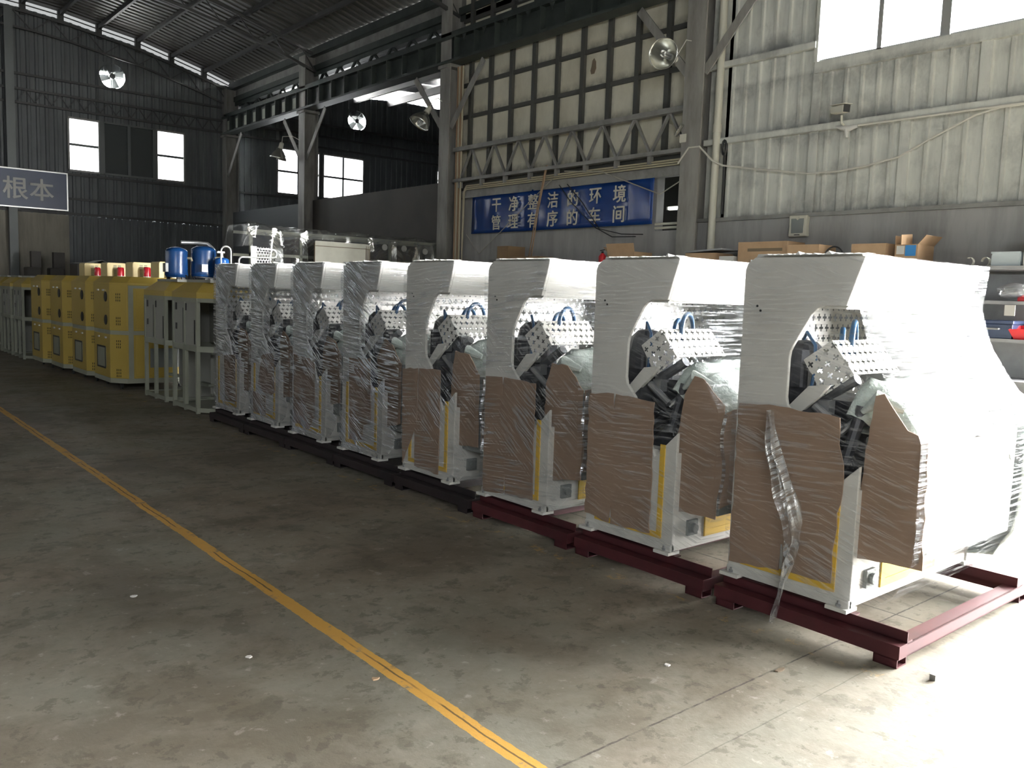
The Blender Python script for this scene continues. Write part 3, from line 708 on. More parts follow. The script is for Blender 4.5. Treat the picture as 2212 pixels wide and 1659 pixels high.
for m in range(8):
    rnd = random.Random(100+m)
    t = thing('lasting_machine', MLAB[m], 'wrapped machine', (XM, YB[m], 0), 'film wrapped machines standing in a row')
    for k, (x0, x1) in enumerate(((0, .022), (WM-.022, WM))):
        mk('side_plate', 'white', t, lambda b: b.prism(OUT if k == 0 else OUT2, SP, x0, x1), bevel=.004)
    for u, z in ((.085, 1.585), (.105, 1.562)): mk('screw_hole', 'black', t, lambda b: b.lathe([(.0065, 0), (.0065, .003)], (-.003, -u, z), (1, 0, 0), 10))
    # hood front, leaning in towards its foot
    mk('hood_front', 'white', t, lambda b: b.prism([(.638,1.828),(.560,1.592),(.545,1.592),(.622,1.828)], SP, .022, WM-.022), bevel=.003)
    mk('hood_top', 'white', t, lambda b: b.prism([(.045,1.826),(.055,1.848),(.61,1.842),(.625,1.824)], SP, .02, WM-.02), bevel=.003)
    mk('hood_floor', 'white', t, lambda b: b.prism([(.03,1.60),(.555,1.60),(.555,1.585),(.03,1.585)], SP, .022, WM-.022))
    mk('rear_panel', 'perf', t, lambda b: b.add([SP(.012, .70, .022), SP(.012, .70, WM-.022), SP(.012, 1.82, WM-.022), SP(.012, 1.82, .022)], [(0,1,2,3)]))
    mk('base_cabinet', 'white', t, lambda b: [b.box(.022, WM-.022, -.68, -.01, .17, .74), b.box(-.008, .022, -.69, 0, .17, .215)], bevel=.005)
    for (px_, pu) in ((-.035, .03), (-.035, .64), (WM-.06, .03), (WM-.06, .64)):
        fo = mk('foot_plate', 'white', t, lambda b: b.box(px_, px_+.10, -pu-.055, -pu+.055, .158, .176))
        mk('foot_bolt', 'steelmech', fo, lambda b: [b.lathe([(.012, 0), (.012, .014)], (px_+.025, -pu, .176), (0, 0, 1), 6), b.lathe([(.006, 0), (.006, .028)], (px_+.025, -pu, .176), (0, 0, 1), 8)])
    mk('side_guard', 'yellow_guard', t, lambda b: [b.box(-.006, 0, -.61, -.08, .235, .268), b.box(-.006, 0, -.61, -.575, .268, .78), b.box(-.006, 0, -.115, -.08, .268, .78)])
    mk('front_guard', 'yellow_guard', t, lambda b: [b.box(.30, .34, -.688, -.68, .22, .62), b.box(.86, .90, -.688, -.68, .22, .62), b.box(.34, .86, -.688, -.68, .58, .62), b.box(.34, .86, -.688, -.68, .22, .26), b.box(.34, .86, -.684, -.68, .26, .58)])
    mk('socket_plate', 'greyscreen', t, lambda b: [b.box(.13, .22, -.70, -.68, .25, .34), b.lathe([(.028, 0), (.028, .02)], (.175, -.70, .295), (0, -1, 0), 14)], bevel=.003)
    # working pedestal in front
    mk('pedestal', 'greyscreen', t, lambda b: b.box(.09, WM-.12, -.925, -.66, .42, .99), bevel=.01)
    # perforated guard box round the moving head, tilted
    sq = [(.45,1.43),(.575,1.275),(.425,1.155),(.305,1.325)]
    gb = mk('guard_box', 'perf_box', t, lambda b: [b.add([SP(.45,1.43,.10), SP(.45,1.43,.56), SP(.575,1.275,.56), SP(.575,1.275,.10)], [(0,1,2,3)]),
        b.add([SP(.305,1.325,.10), SP(.305,1.325,.56), SP(.45,1.43,.56), SP(.45,1.43,.10)], [(0,1,2,3)])], solid=.003)
    for xx in (.10, .56): mk('guard_side', 'perf_side', gb, lambda b: b.add([SP(u, z, xx) for u, z in sq], [(0,1,2,3)]), solid=.003)
    mk('guard_arm', 'white', t, lambda b: b.prism([(.47,1.215),(.425,1.155),(.255,1.0),(.215,1.045),(.36,1.20)], SP, .065, .095), bevel=.003)
    mk('drive_unit', 'darkmech', t, lambda b: [b.box(.07, .9, -.34, -.06, .74, 1.10), b.box(.16, .42, -.29, -.12, 1.10, 1.30), b.lathe([(.001,.14),(.06,.13),(.10,.09),(.12,0),(.12,-.1)], (.26, -.21, 1.28), (0,0,1), 18), b.box(.12, 1.1, -.66, -.34, .72, .84),
        b.box(.30, .55, -.52, -.36, .9, 1.12), b.tube([(.12, -.40, .86), (.40, -.52, 1.08)], .035, 10), b.tube([(.10, -.56, .84), (.16, -.60, 1.12)], .03, 10)])
    mk('clamp_parts', 'steelmech', t, lambda b: [b.box(.14, .20, -.36, -.31, 1.14, 1.28), b.box(.13, .19, -.44, -.38, 1.06, 1.13), b.tube([(.12, -.37, 1.1), (.12, -.52, 1.0)], .022, 10), b.tube([(.28, -.28, 1.10), (.28, -.50, 1.24)], .03, 12), 
        b.tube([(.15, -.50, .98), (.22, -.62, 1.12)], .018, 10)])
    def loop(b, c=(.40, .40, 1.40), r=.12):
        b.tube([(c[0]+.05*math.sin(a), -c[1]+r*math.cos(a)*.35-.02, c[2]+r*math.sin(a)) if False else (c[0]+r*1.1*math.cos(a), -c[1]+.06*math.cos(a), c[2]+r*math.sin(a)) for a in [math.pi*k/14 for k in range(-2, 17)]], .014, 10)
    mk('blue_hose', 'hose', t, lambda b: [loop(b), loop(b, (.36, .36, 1.38), .10), b.tube([(.13, -.33, 1.12), (.12, -.36, 1.30), (.14, -.34, 1.40), (.19, -.26, 1.46), (.28, -.18, 1.40), (.33, -.14, 1.25)], .009, 8)], smooth=True)
    mk('cables', 'cable', t, lambda b: [b.tube([(.10, -.42+rnd.uniform(-.05,.05), 1.02-.1*k), (.09, -.48, .98-.05*k), (.12, -.56, .92), (.10, -.58-.02*k, .82)], .009, 6) for k in range(4)], smooth=True)
    # bubble wrap cushion over the pad
    def pad(b):
        R = random.Random(5+m)
        N = [[R.uniform(-1, 1) for _ in range(15)] for _ in range(11)]
        def f(i, j):
            u = .54+.40*i; base = 1.235-.255*i**1.4
            k = N[int(j*10)][int(i*14)]
            drop = .16*max(0, abs(2*j-1)-.72)/.28
            return (.12+1.0*j, -u, base-drop+.018*k)
        b.grid(14, 10, f)
        b.add([(.14, -.55, 1.0), (1.1, -.55, 1.0), (1.1, -.92, .985), (.14, -.92, .985)], [(0,1,2,3)])
    mk('bubble_wrap', 'foam', t, pad, smooth=True, solid=.006)
    mk('film_bundle', 'foam', t, lambda b: b.tube([(.12, -.62, 1.10), (.11, -.70, 1.17), (.16, -.80, 1.13)], [.012, .045, .02], 9), smooth=True)
    def flank(b):
        R = random.Random(40+m); N = [[R.uniform(-1, 1) for _ in range(17)] for _ in range(13)]
        def f(i, j):
            th = math.pi*(i-.5); ph = math.pi*(j-.5); k = N[int(j*12)][int(i*16)]
            q = lambda v: math.copysign(abs(v)**.6, v)
            rr = 1+.03*k
            return (WM-.02+.42*q(math.cos(th))*q(math.cos(ph))*rr*(1.12-.25*j), -(.60+.33*q(math.sin(th))*q(math.cos(ph))*rr), .72+.50*q(math.sin(ph))*rr)
        b.grid(16, 12, f)
    mk('wrapped_flank', 'foam', t, flank, smooth=True, solid=.006)
    # cardboard
    side, ped = CARDS[m]
    for s_ in side:
        mk('cardboard_sheet', 'card', t, lambda b: b.prism(ragged(s_, .05, .006, rnd), SP, -.013, -.007))
    mk('cardboard_sheet', 'card', t, lambda b: b.prism(ragged(ped, .05, .006, rnd), SP, .058, .065))
    def fcard(b):
        n = 10
        top = [( .06+.98*k/n, 1.0+rnd.uniform(-.02,.02)) for k in range(n+1)]; bot = [(.06+.98*k/n, .47+rnd.uniform(-.02,.02)) for k in range(n+1)][::-1]
        b.prism(top+bot, lambda x, z, d: (x, -d, z), .945, .952)
    mk('cardboard_sheet', 'card', t, fcard)
    mk('corner_tape', FILM[2], t, lambda b: b.grid(2, 16, lambda i, j: (.045+.03*i-.018*math.sin(9*j+m), -(.955+.012*math.sin(i*3.1)), .46+.54*j)), smooth=True)
    mk('stretch_film', FILM[FK[m]], t, lambda b: side_film(b, rnd, 'side'), smooth=True)
    mk('flank_film', FILM[FK[m]], t, lambda b: side_film(b, rnd, 'far'), smooth=True)
    mk('front_film', FILM[min(FK[m], 1)], t, lambda b: side_film(b, rnd, 'front'), smooth=True)
    def crump(b):
        R = random.Random(m)
        u = .10
        while u < .62:
            w = R.uniform(.02, .06); h = R.uniform(.002, .010)*(2.0 if R.random() > .85 else 1)
            b.add([(-.02, -u, 1.838), (-.02, -u-w, 1.838), (-.012, -u-w*.5, 1.838+h), (.06, -u-w*.2, 1.85), (.07, -u-w, 1.845)], [(0,1,2),(0,2,3),(2,1,4),(2,4,3)]); u += w*.9
    mk('film_edge', 'paper', t, crump)
    if m == 0:
        pts = [(.225,1.07,.02),(.25,.97,.04),(.28,.86,.07),(.33,.75,.10),(.375,.64,.13),(.40,.54,.12),(.41,.44,.085),(.385,.33,.065),(.365,.22,.045),(.355,.12,.02),(.35,.045,.012),(.348,.03,.016)]
        def tail(b):
            R = random.Random(3); nj = len(pts)-1
            def f(i, j):
                q = j*nj; k = min(int(q), nj-1); fr = q-k
                u, z, w = [pts[k][a]+(pts[k+1][a]-pts[k][a])*fr for a in range(3)]
                ph = i*11+j*5
                return (-.05-.05*j**2-.022*math.sin(ph)-.02*math.sin(j*7), -(u+w*(i-.5)+.006*math.sin(j*31+i*9)), z)
            b.grid(22, 44, f)
        mk('film_tail', FILM[3], t, tail, smooth=True)

# ================================================================ SKIDS
SLAB = ['maroon steel skid under the machine at the bright doorway end', 'maroon steel skid under the second machine from the doorway end', 'maroon steel skid under the third machine from the doorway end',
        'dark steel skid under the fourth machine from the doorway end', 'dark steel skid under the fifth machine from the doorway end', 'dark steel skid under the sixth machine from the doorway end',
        'dark steel skid under the machine second from the grey frames', 'dark steel skid under the machine beside the grey frames']
sk0 = None
for m in range(8):
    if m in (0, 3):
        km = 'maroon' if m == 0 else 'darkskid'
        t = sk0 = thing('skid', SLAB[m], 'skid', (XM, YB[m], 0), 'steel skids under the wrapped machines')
        for xa in (-.07, WM+.03):
            mk('bottom_rail', km, t, lambda b: b.box(xa, xa+.075, -.972, .025, .042, .105))
        for xa in (.0, WM-.05):
            mk('top_rail', km, t, lambda b: [b.box(xa, xa+.05, -.972, .02, .105, .112), b.box(xa, xa+.006, -.972, .02, .105, .157), b.box(xa, xa+.05, -.72, .04, .15, .157)])
        mk('front_beam', km, t, lambda b: [b.box(.005, WM+.03, -.972, -.966, .042, .105), b.box(.005, WM+.03, -.972, -.90, .098, .105), b.box(.005, WM+.03, -.972, -.90, .042, .049)])
        mk('rear_beam', km, t, lambda b: b.box(.005, WM+.03, -.05, .02, .042, .104))
        mk('middle_beam', km, t, lambda b: b.box(.005, WM+.03, -.42, -.36, .042, .10))
        for xa, ya in ((-.07, -.965), (-.07, -.10), (WM+.02, -.965), (WM+.02, -.10)):
            mk('foot', km, t, lambda b: [b.box(xa, xa+.006, ya, ya+.11, 0, .042), b.box(xa+.084, xa+.09, ya, ya+.11, 0, .042), b.box(xa, xa+.09, ya, ya+.11, 0, .006), b.box(xa, xa+.09, ya+.1, ya+.11, 0, .042), b.box(xa, xa+.09, ya, ya+.11, .036, .042)])
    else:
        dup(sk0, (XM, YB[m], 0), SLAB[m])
# ================================================================ YELLOW CABINETS AND THEIR BARE FRAMES
FOOT = [(0,.22),(.18,0),(1.12,0),(1.12,1.10),(0,1.10)]
PZ = lambda x, y, z: (x, y, z)
def frustum(b, poly, z0, z1, ins):
    cx_ = sum(p[0] for p in poly)/len(poly); cy_ = sum(p[1] for p in poly)/len(poly)
    top = [(x-ins*(1 if x > cx_ else -1)*(1 if abs(x-cx_) > .3 else .6), y-ins*(1 if y > cy_ else -1)*(1 if abs(y-cy_) > .2 else .5)) for x, y in poly]
    n = len(poly)
    b.add([(x, y, z0) for x, y in poly]+[(x, y, z1) for x, y in top], [tuple(range(n))[::-1], tuple(range(n, 2*n))]+[(i, (i+1) % n, n+(i+1) % n, n+i) for i in range(n)])
cab0 = None
CL = ['yellow cabinet behind the grey frames, its louvred front door in view', 'second yellow cabinet from the grey frames under the tanks', 'third yellow cabinet from the grey frames under the tanks', 'yellow cabinet at the dark far end of the yellow row']
for i, y0 in enumerate((13.25, 14.45, 15.76, 16.98)):
    x0 = (3.54, 3.50, 3.45, 3.38)[i]
    if cab0 is None:
        t = cab0 = thing('oven_cabinet', CL[0], 'cabinet', (x0, y0, 0), 'yellow cabinets with red beacons')
        mk('cabinet_body', 'yellow', t, lambda b: [b.prism(FOOT, PZ, .17, .82), b.prism(FOOT, PZ, .88, 1.56)], bevel=.006)
        mk('belt_band', 'greyframe', t, lambda b: b.prism([(x*.985+.008, y*.985+.008) for x, y in FOOT], PZ, .82, .88))
        mk('plinth', 'greyframe', t, lambda b: b.prism(FOOT, PZ, .10, .17))
        mk('hood', 'yellow', t, lambda b: [b.prism([(x*1.0, y) for x, y in FOOT], PZ, 1.56, 1.585), frustum(b, FOOT, 1.585, 1.68, .10)])
        sw = mk('side_window', 'greyframe', t, lambda b: b.box(-.012, 0, .43, .87, .31, .62), bevel=.004)
        mk('window_gasket', 'black', sw, lambda b: [b.box(-.016, -.012, .42, .88, .61, .635), b.box(-.016, -.012, .42, .88, .295, .32), b.box(-.016, -.012, .42, .445, .32, .61), b.box(-.016, -.012, .855, .88, .32, .61)])
        for z in (1.375, 1.03):
            mk('port', 'black', t, lambda b: b.lathe([(.001, 0), (.075, 0), (.075, .01), (.055, .014)], (0, .41, z), (-1, 0, 0), 18), bevel=0)
        for y, z in ((.80, 1.47), (.52, 1.47), (.80, .765), (.42, .765)):
            mk('latch', 'alu', t, lambda b: b.box(-.02, 0, y-.03, y+.03, z-.012, z+.012))
        def cv(b, z):
            d = Vector((.18, -.22, 0)).normalized(); nn = Vector((-.22, -.18, 0)).normalized()
            for r_ in range(3):
                for q in (-1, 0, 1):
                    p = Vector((.09, .11, z+r_*.045-.045)) + d*q*.03 + nn*.002
                    b.bar(p-d*.004, p+d*.004, .006, .03)
        for z in (1.37, 1.02, .68, .25): mk('vent', 'black', t, lambda b: cv(b, z))
        fr = mk('front_door', 'yellow', t, lambda b: b.box(.30, 1.02, -.012, 0, .92, 1.50), bevel=.004)
        mk('door_frame', 'greyframe', t, lambda b: [b.box(.20, .27, -.008, 0, .17, 1.55), b.box(1.05, 1.12, -.008, 0, .17, 1.55), b.box(.27, 1.05, -.008, 0, 1.51, 1.55)])
        for z in (1.33, 1.22, 1.11, 1.0): mk('vent', 'black', fr, lambda b: [b.box(.50+.05*c, .515+.05*c, -.016, -.012, z-.03, z+.03) for c in range(8)])
        mk('handle', 'alu', fr, lambda b: b.box(.42, .58, -.03, -.012, 1.43, 1.455), bevel=.004)
        fr2 = mk('lower_door', 'yellow', t, lambda b: b.box(.30, 1.02, -.012, 0, .20, .80), bevel=.004)
        mk('door_window', 'greyscreen', fr2, lambda b: b.box(.50, .95, -.018, -.012, .33, .62), bevel=.002)
        for xx, yy in ((.15, .2), (.98, .12), (.15, .95), (.98, .95)):
            mk('caster', 'black', t, lambda b: [b.lathe([(.04, -.015), (.04, .015)], (xx, yy, .04), (1, 0, 0), 14), b.box(xx-.025, xx+.025, yy-.02, yy+.02, .06, .10)])
        vb = mk('vent_box', 'cream', t, lambda b: b.prism([(.74,1.66),(.74,1.91),(.76,1.93),(1.04,1.93),(1.06,1.91),(1.06,1.66)], lambda x, z, y: (x, y, z), .30, .70), bevel=.008)
        mk('vent_slots', 'black', vb, lambda b: [b.box(.85+.07*c, .90+.07*c, .292, .300, 1.70+.022*k, 1.708+.022*k) for k in range(9) for c in range(2)])
        bc = mk('beacon', 'red', t, lambda b: b.lathe([(.001,.185),(.045,.18),(.055,.16),(.055,.03)], (.93, .17, 1.67), (0,0,1), 18), smooth=True)
        mk('beacon_base', 'ivory', bc, lambda b: b.lathe([(.058,-.01),(.058,.03),(.03,.035)], (.93, .17, 1.67), (0,0,1), 18))
    else: dup(cab0, (x0, y0, 0), CL[i])
fr0 = None
FL = ['unfinished grey frame with yellow hood carrying the blue tanks', 'unfinished grey frame with yellow hood beside the wrapped machines', 'dark unfinished frame next to the last yellow cabinet', 'second dark unfinished frame beyond the yellow cabinets', 'third dark unfinished frame beyond the yellow cabinets', 'dark unfinished frame close to the far wall']
PF = [(0,.22),(.18,0),(.98,0),(.98,1.10),(0,1.10)]
for i, (x0, y0) in enumerate(((3.77, 11.50), (3.75, 10.26), (3.42, 18.95), (3.42, 20.15), (3.42, 21.35), (3.42, 22.55))):
    if fr0 is None:
        t = fr0 = thing('cabinet_frame', FL[0], 'frame', (x0, y0, 0), 'unfinished cabinet frames')
        for px_, py_ in ((.0, .22), (.0, .64), (.0, 1.06), (.17, .0), (.94, .0), (.94, 1.06), (.5, 1.06)):
            mk('post', 'greyframe', t, lambda b: b.box(px_, px_+.045, py_, py_+.045, .0, 1.43))
        def ringb(b, z0, z1, w=.04):
            for (a, c), (d, e) in zip(PF, PF[1:]+PF[:1]): b.bar((a+.02, c+.02 if c < 1 else c-.02, (z0+z1)/2), (d+.02 if d < .5 else d-.02, e+.02 if e < 1 else e-.02, (z0+z1)/2), w, z1-z0)
        mk('base_rails', 'greyframe', t, lambda b: ringb(b, .02, .075))
        mk('middle_rails', 'greyframe', t, lambda b: ringb(b, .77, .84))
        mk('top_rails', 'greyframe', t, lambda b: ringb(b, 1.38, 1.43))
        mk('floor_tray', 'greyframe', t, lambda b: [b.box(.05, .93, .25, 1.05, .05, .06), b.box(.2, .8, .3, .42, .16, .19), b.box(.25, .33, .5, .9, .3, .33)])
        pn = mk('side_panel', 'greypanel', t, lambda b: [b.box(.012, .022, .27, .64, .84, 1.38), b.box(.012, .022, .69, 1.06, .84, 1.38)])
        mk('cutout', 'black', pn, lambda b: [b.box(.006, .012, .29, .33, .86, 1.16), b.box(.006, .012, .60, .635, 1.27, 1.36), b.box(.006, .012, .95, 1.0, 1.27, 1.36), b.box(.006, .012, .95, 1.0, 1.02, 1.10), b.box(.006, .012, .70, .73, .86, 1.30)])
        mk('rear_panel', 'greypanel', t, lambda b: b.box(.05, .94, 1.03, 1.04, .84, 1.38))
        mk('inner_plate', 'greypanel', t, lambda b: [b.box(.45, .47, .3, 1.0, .84, 1.38), b.box(.3, .7, .55, .57, .2, .7)])
        mk('light_block_sheet', 'greypanel', t, lambda b: [b.box(.2, .94, .006, .016, .08, 1.38), b.box(.965, .975, .04, 1.06, .08, 1.38)])  # sheets added to block low daylight reaching the yellow cabinets
        mk('hood', 'yellow', t, lambda b: [b.prism(PF, PZ, 1.43, 1.50), frustum(b, PF, 1.50, 1.625, .14)])
        mk('top_plate', 'greypanel', t, lambda b: b.box(.15, .9, .16, .98, 1.625, 1.66))
    else: dup(fr0, (x0, y0, 0), FL[i])

# blue tanks on the frame
def tank(name, label, cat, x, y, r, z0, h, m, group=None):
    t = thing(name, label, cat, (x, y, z0), group)
    pr = [(.001, h)]+[(r*math.sin(a), h-.45*r+.45*r*math.cos(a)) for a in [math.pi/2*k/6 for k in range(1, 7)]]+[(r, .06), (r*1.03, .055), (r*1.03, .03), (r*.9, .0)]
    mk('shell', m, t, lambda b: b.lathe(pr, (0,0,.03), (0,0,1), 32), smooth=True)
    for k in range(3):
        a = k*2.1+.4
        mk('leg', 'black', t, lambda b: b.bar((r*.75*math.cos(a), r*.75*math.sin(a), 0), (r*.75*math.cos(a), r*.75*math.sin(a), .07), .04, .04, (0,1,0)))
    return t
ta = tank('compressor_tank', 'blue compressor tank at the yellow cabinet side of the pair', 'tank', 4.09, 12.2, .15, 1.66, .42, 'bluetank', 'blue tanks on the grey frame')
mk('outlet_valve', 'brass', ta, lambda b: [b.tube([(.13, -.07, .30), (.17, -.09, .30), (.18, -.10, .26)], .018, 10)])
mk('terminal_box', 'greyscreen', ta, lambda b: b.box(-.17, -.13, -.07, .05, .10, .22))
tb = tank('compressor_tank', 'larger blue compressor tank behind the small bright blue cylinder', 'tank', 4.47, 12.2, .175, 1.66, .46, 'bluetank', 'blue tanks on the grey frame')
mk('terminal_box', 'alu', tb, lambda b: b.box(-.10, -.02, -.215, -.165, .12, .22))
mk('suction_pipe', 'steelmech', tb, lambda b: b.tube([(-.28, .10, .52), (-.05, .10, .53), (.08, .06, .52), (.15, .0, .44)], .026, 10), smooth=True)
mk('outlet_valve', 'brass', tb, lambda b: b.tube([(.12, -.12, .32), (.22, -.16, .33), (.25, -.17, .29)], .018, 10))
tc = tank('receiver_cylinder', 'small bright blue cylinder with a brass valve beside the tanks', 'cylinder', 4.62, 11.9, .095, 1.66, .30, 'bluebot')
mk('valve', 'brass', tc, lambda b: [b.lathe([(.02,.33),(.02,.39),(.03,.39),(.03,.41)], (0,0,0), (0,0,1), 12), b.bar((-.07,-.01,.40), (.03,-.01,.40), .02, .02)])
c_ = mk('loose_cable', 'cable', None, lambda b: b.tube([(4.05,11.7,1.72),(4.08,11.64,1.60),(4.12,11.60,1.56),(4.18,11.62,1.60),(4.16,11.72,1.70),(4.3,11.8,1.70),(4.45,11.78,1.69)], .011, 8), smooth=True)
tag(c_, 'black cable hanging in a loop over the yellow hood below the tanks', 'cable')
def arc(c, r, a0, a1, n, f): return [f(c[0]+r*math.cos(a0+(a1-a0)*k/n), c[1]+r*math.sin(a0+(a1-a0)*k/n)) for k in range(n+1)]
Y_ = 11.0
f_ = lambda x, z: (x, Y_, z)
u_ = mk('bent_tube', 'alu', None, lambda b: b.tube([f_(4.26,1.66), f_(4.26,2.04)]+arc((4.325,2.04), .065, math.pi, 0, 10, f_)+[f_(4.39,1.66)], .011, 8), smooth=True)
tag(u_, 'thin bent metal tube standing as a narrow upside down U beside the tanks', 'tube', 'bent metal tubes on the frame')
v_ = mk('bent_tube', 'alu', None, lambda b: b.tube([f_(4.50,1.66), f_(4.50,1.93)]+arc((4.55,1.93), .05, math.pi, math.pi/2, 6, f_)+[f_(4.96,1.99)]+arc((4.97,2.045), .055, -math.pi/2, math.pi/2, 8, f_)+[f_(4.80,2.10)], .012, 8), smooth=True)
tag(v_, 'thin bent metal tube lying over as a long hook above the last wrapped machine', 'tube', 'bent metal tubes on the frame')

# ================================================================ BIG MACHINE UNDER POLYTHENE
t = thing('sheeted_machine', 'long machine draped in dusty clear polythene behind the row', 'machine', (6.15, 14.55, 0))
mk('frame_rails', 'greyframe', t, lambda b: [b.box(0, 4.0, 0, .05, z, z+.05) for z in (.1, 1.2, 2.14, 2.55)]+[b.box(0, 4.0, .75, .8, z, z+.05) for z in (.1, 1.2, 2.14, 2.55)])
for x in (.0, .95, 1.9, 2.85, 3.95):
    mk('post', 'greyframe', t, lambda b: [b.box(x, x+.05, 0, .05, 0, 2.6)])
mk('machine_body', 'partition', t, lambda b: [b.box(.1, 3.9, .15, .75, .15, 1.9), b.box(.9, 3.7, .25, .7, 1.9, 2.5)], bevel=.02)
for x, z in ((2.80, 2.45), (3.25, 2.45), (3.76, 2.42)):
    mk('round_cap', 'paper', t, lambda b: b.lathe([(.001, .02), (.06, .02), (.06, 0)], (x, .10, z), (0, -1, 0), 20))
def drape(b):
    R = random.Random(11); nx, nz = 60, 14
    off = [R.uniform(-1, 1) for _ in range(nx+1)]
    top = [2.68-.03*i/nx+.02*off[i]+(.03 if i < 8 else 0) for i in range(nx+1)]
    low = [2.30 if i < 5 else (1.95+.12*off[i]) for i in range(nx+1)]
    def f(i, j):
        k = int(round(i*nx)); x = -.05+4.1*i
        if j < .3: return (x, .85-.92*(j/.3), top[k]+.015*math.sin(x*9+j*6))
        q = (j-.3)/.7
        return (x-(.10*q if k < 4 else 0), -.07-.05*q*math.sin(x*13+off[k])-.03*off[k]*q, top[k]+(low[k]-top[k])*q)
    b.grid(nx, nz, f)
    b.grid(6, 8, lambda i, j: (-.05-.10*j, .85-.92*i, 2.69-.40*j)); b.grid(6, 8, lambda i, j: (4.05+.06*j, .85-.92*i, 2.66-.7*j))
mk('polythene_cover', 'plastic', t, drape, smooth=True)
WL = ['dirty white door skin leaning in front of the sheeted machine', 'white door skin second in the leaning stack', 'white door skin at the back of the leaning stack']
for k in range(3):
    t = thing('door_panel', WL[k], 'panel', (7.22+.08*k, 14.20+.07*k, 0), 'white door skins leaning together')
    mk('skin', 'whiteboard', t, lambda b: b.box(0, 1.05, 0, .02, 0, 2.42+.005*k), bevel=.004)
    mk('edge_strip', 'rust', t, lambda b: [b.box(-.008, 0, -.01, .03, 0, 2.42), b.box(1.05, 1.062, -.01, .03, 0, 2.42), b.box(0, 1.05, -.006, 0, 2.36, 2.372)])
    mk('top_fold', 'whiteboard', t, lambda b: b.box(.0, 1.05, -.012, 0, 2.38, 2.455))
t = thing('punched_panel', 'tall grey steel panel with punched round holes beside the sheeted machine', 'panel', (5.98, 14.1, 0))
mk('plain_strip', 'alu', t, lambda b: b.box(0, .10, 0, .01, 0, 2.28)); mk('punched_strip', 'perfsteel', t, lambda b: b.box(.10, .33, 0, .006, 0, 2.27))
# dark things by the far wall
t = thing('workbench', 'dark workbench with a grey sheet thrown over it by the far wall', 'bench', (5.0, 21.6, 0))
mk('bench_body', 'partition', t, lambda b: b.box(0, 1.75, 0, .7, 0, 1.98)); mk('thrown_sheet', 'greypanel', t, lambda b: b.grid(16, 4, lambda i, j: (-.02+1.79*i, -.03+.75*j, 2.0+.03*math.sin(i*9)*(1-i)+.10*max(0, 1-abs(i-.32)/.13)-.04*i)), smooth=True, solid=.01)
for k, (x, y, w) in enumerate(((4.72, 24.6, .22), (5.25, 24.6, .26))):
    t = thing('drill_press', ['dark upright press standing against the plaster, beside the sign', 'dark upright press standing against the plaster, near the workbench'][k], 'press', (x, y, 0), 'dark presses by the far wall')
    mk('press_column', 'partition', t, lambda b: b.box(-w/2, w/2, -.1, .1, .1, 2.3)); mk('press_base', 'partition', t, lambda b: b.box(-.24, .2, -.3, .3, 0, .12)); mk('press_head', 'partition', t, lambda b: b.box(-.24, .1, -.2, .2, 1.5, 1.9), bevel=.03); mk('press_table', 'partition', t, lambda b: b.box(-.24, .1, -.2, .2, 1.1, 1.18))

# ================================================================ BANNERS
def chars(b, text, centers, size, frame):
    o_, ex, ey, ez = frame
    for ch, (cx_, cz_) in zip(text, centers):
        cu = bpy.data.curves.new('c', 'FONT'); cu.body = ch; cu.size = size; cu.extrude = .004
        ob = bpy.data.objects.new('c', cu); COL.objects.link(ob)
        dg = bpy.context.evaluated_depsgraph_get(); me = bpy.data.meshes.new_from_object(ob.evaluated_get(dg))
        P = [v.co.copy() for v in me.vertices]
        if P:
            mx_ = (min(p.x for p in P)+max(p.x for p in P))/2; my_ = (min(p.y for p in P)+max(p.y for p in P))/2
            for dx, dz, dn in ((-.013, 0, 0), (.013, 0, .0004), (0, .010, .0008), (0, -.010, .0012), (0, 0, .0016)):
                b.add([o_ + ex*(cx_+p.x-mx_+dx*size*1.2) + ey*(cz_+p.y-my_+dz*size*1.2) + ez*(p.z+dn) for p in P], [tuple(pl.vertices) for pl in me.polygons])
        bpy.data.objects.remove(ob); bpy.data.curves.remove(cu); bpy.data.meshes.remove(me)
t = thing('banner', 'glossy blue banner with two lines of white Chinese lettering on the wall', 'banner', (XW-.12, 13.45, 2.76))
def vinyl(b):
    R = random.Random(2)
    b.grid(46, 8, lambda i, j: (.012*math.sin(i*23+j*2)+.008*math.sin(i*61)-.05*0, -4.63*i, .72*j))
mk('vinyl', 'bluesign', t, vinyl, smooth=True, solid=.004)
ys = [12.65, 12.15, 11.61, 11.09, 10.59, 10.06, 9.52]
for row, zz in (('干净整洁的环境', .505), ('管理有序的车间', .185)):
    for ch, y in zip(row, ys): mk('character', 'letters', t, lambda b: chars(b, ch, [(13.45-y, zz)], .29, (Vector((-.030, 0, 0)), Vector((0,-1,0)), Vector((0,0,1)), Vector((-1,0,0)))))
t = thing('sign_board', 'dark blue sign board with pale Chinese characters on the far wall', 'sign', (1.0, YF-.30, 3.44))
mk('board', 'bluesign2', t, lambda b: b.box(0, 4.71, 0, .03, 0, 1.0)); mk('frame', 'alu', t, lambda b: [b.box(0, 4.71, -.01, 0, .97, 1.0), b.box(0, 4.71, -.01, 0, 0, .03), b.box(4.68, 4.71, -.01, 0, .03, .97)])
for ch, x in zip('根本', (3.47, 4.08)): mk('character', 'letters_dim', t, lambda b: chars(b, ch, [(x, .5)], .60, (Vector((0, -.008, 0)), Vector((1,0,0)), Vector((0,0,1)), Vector((0,-1,0)))))

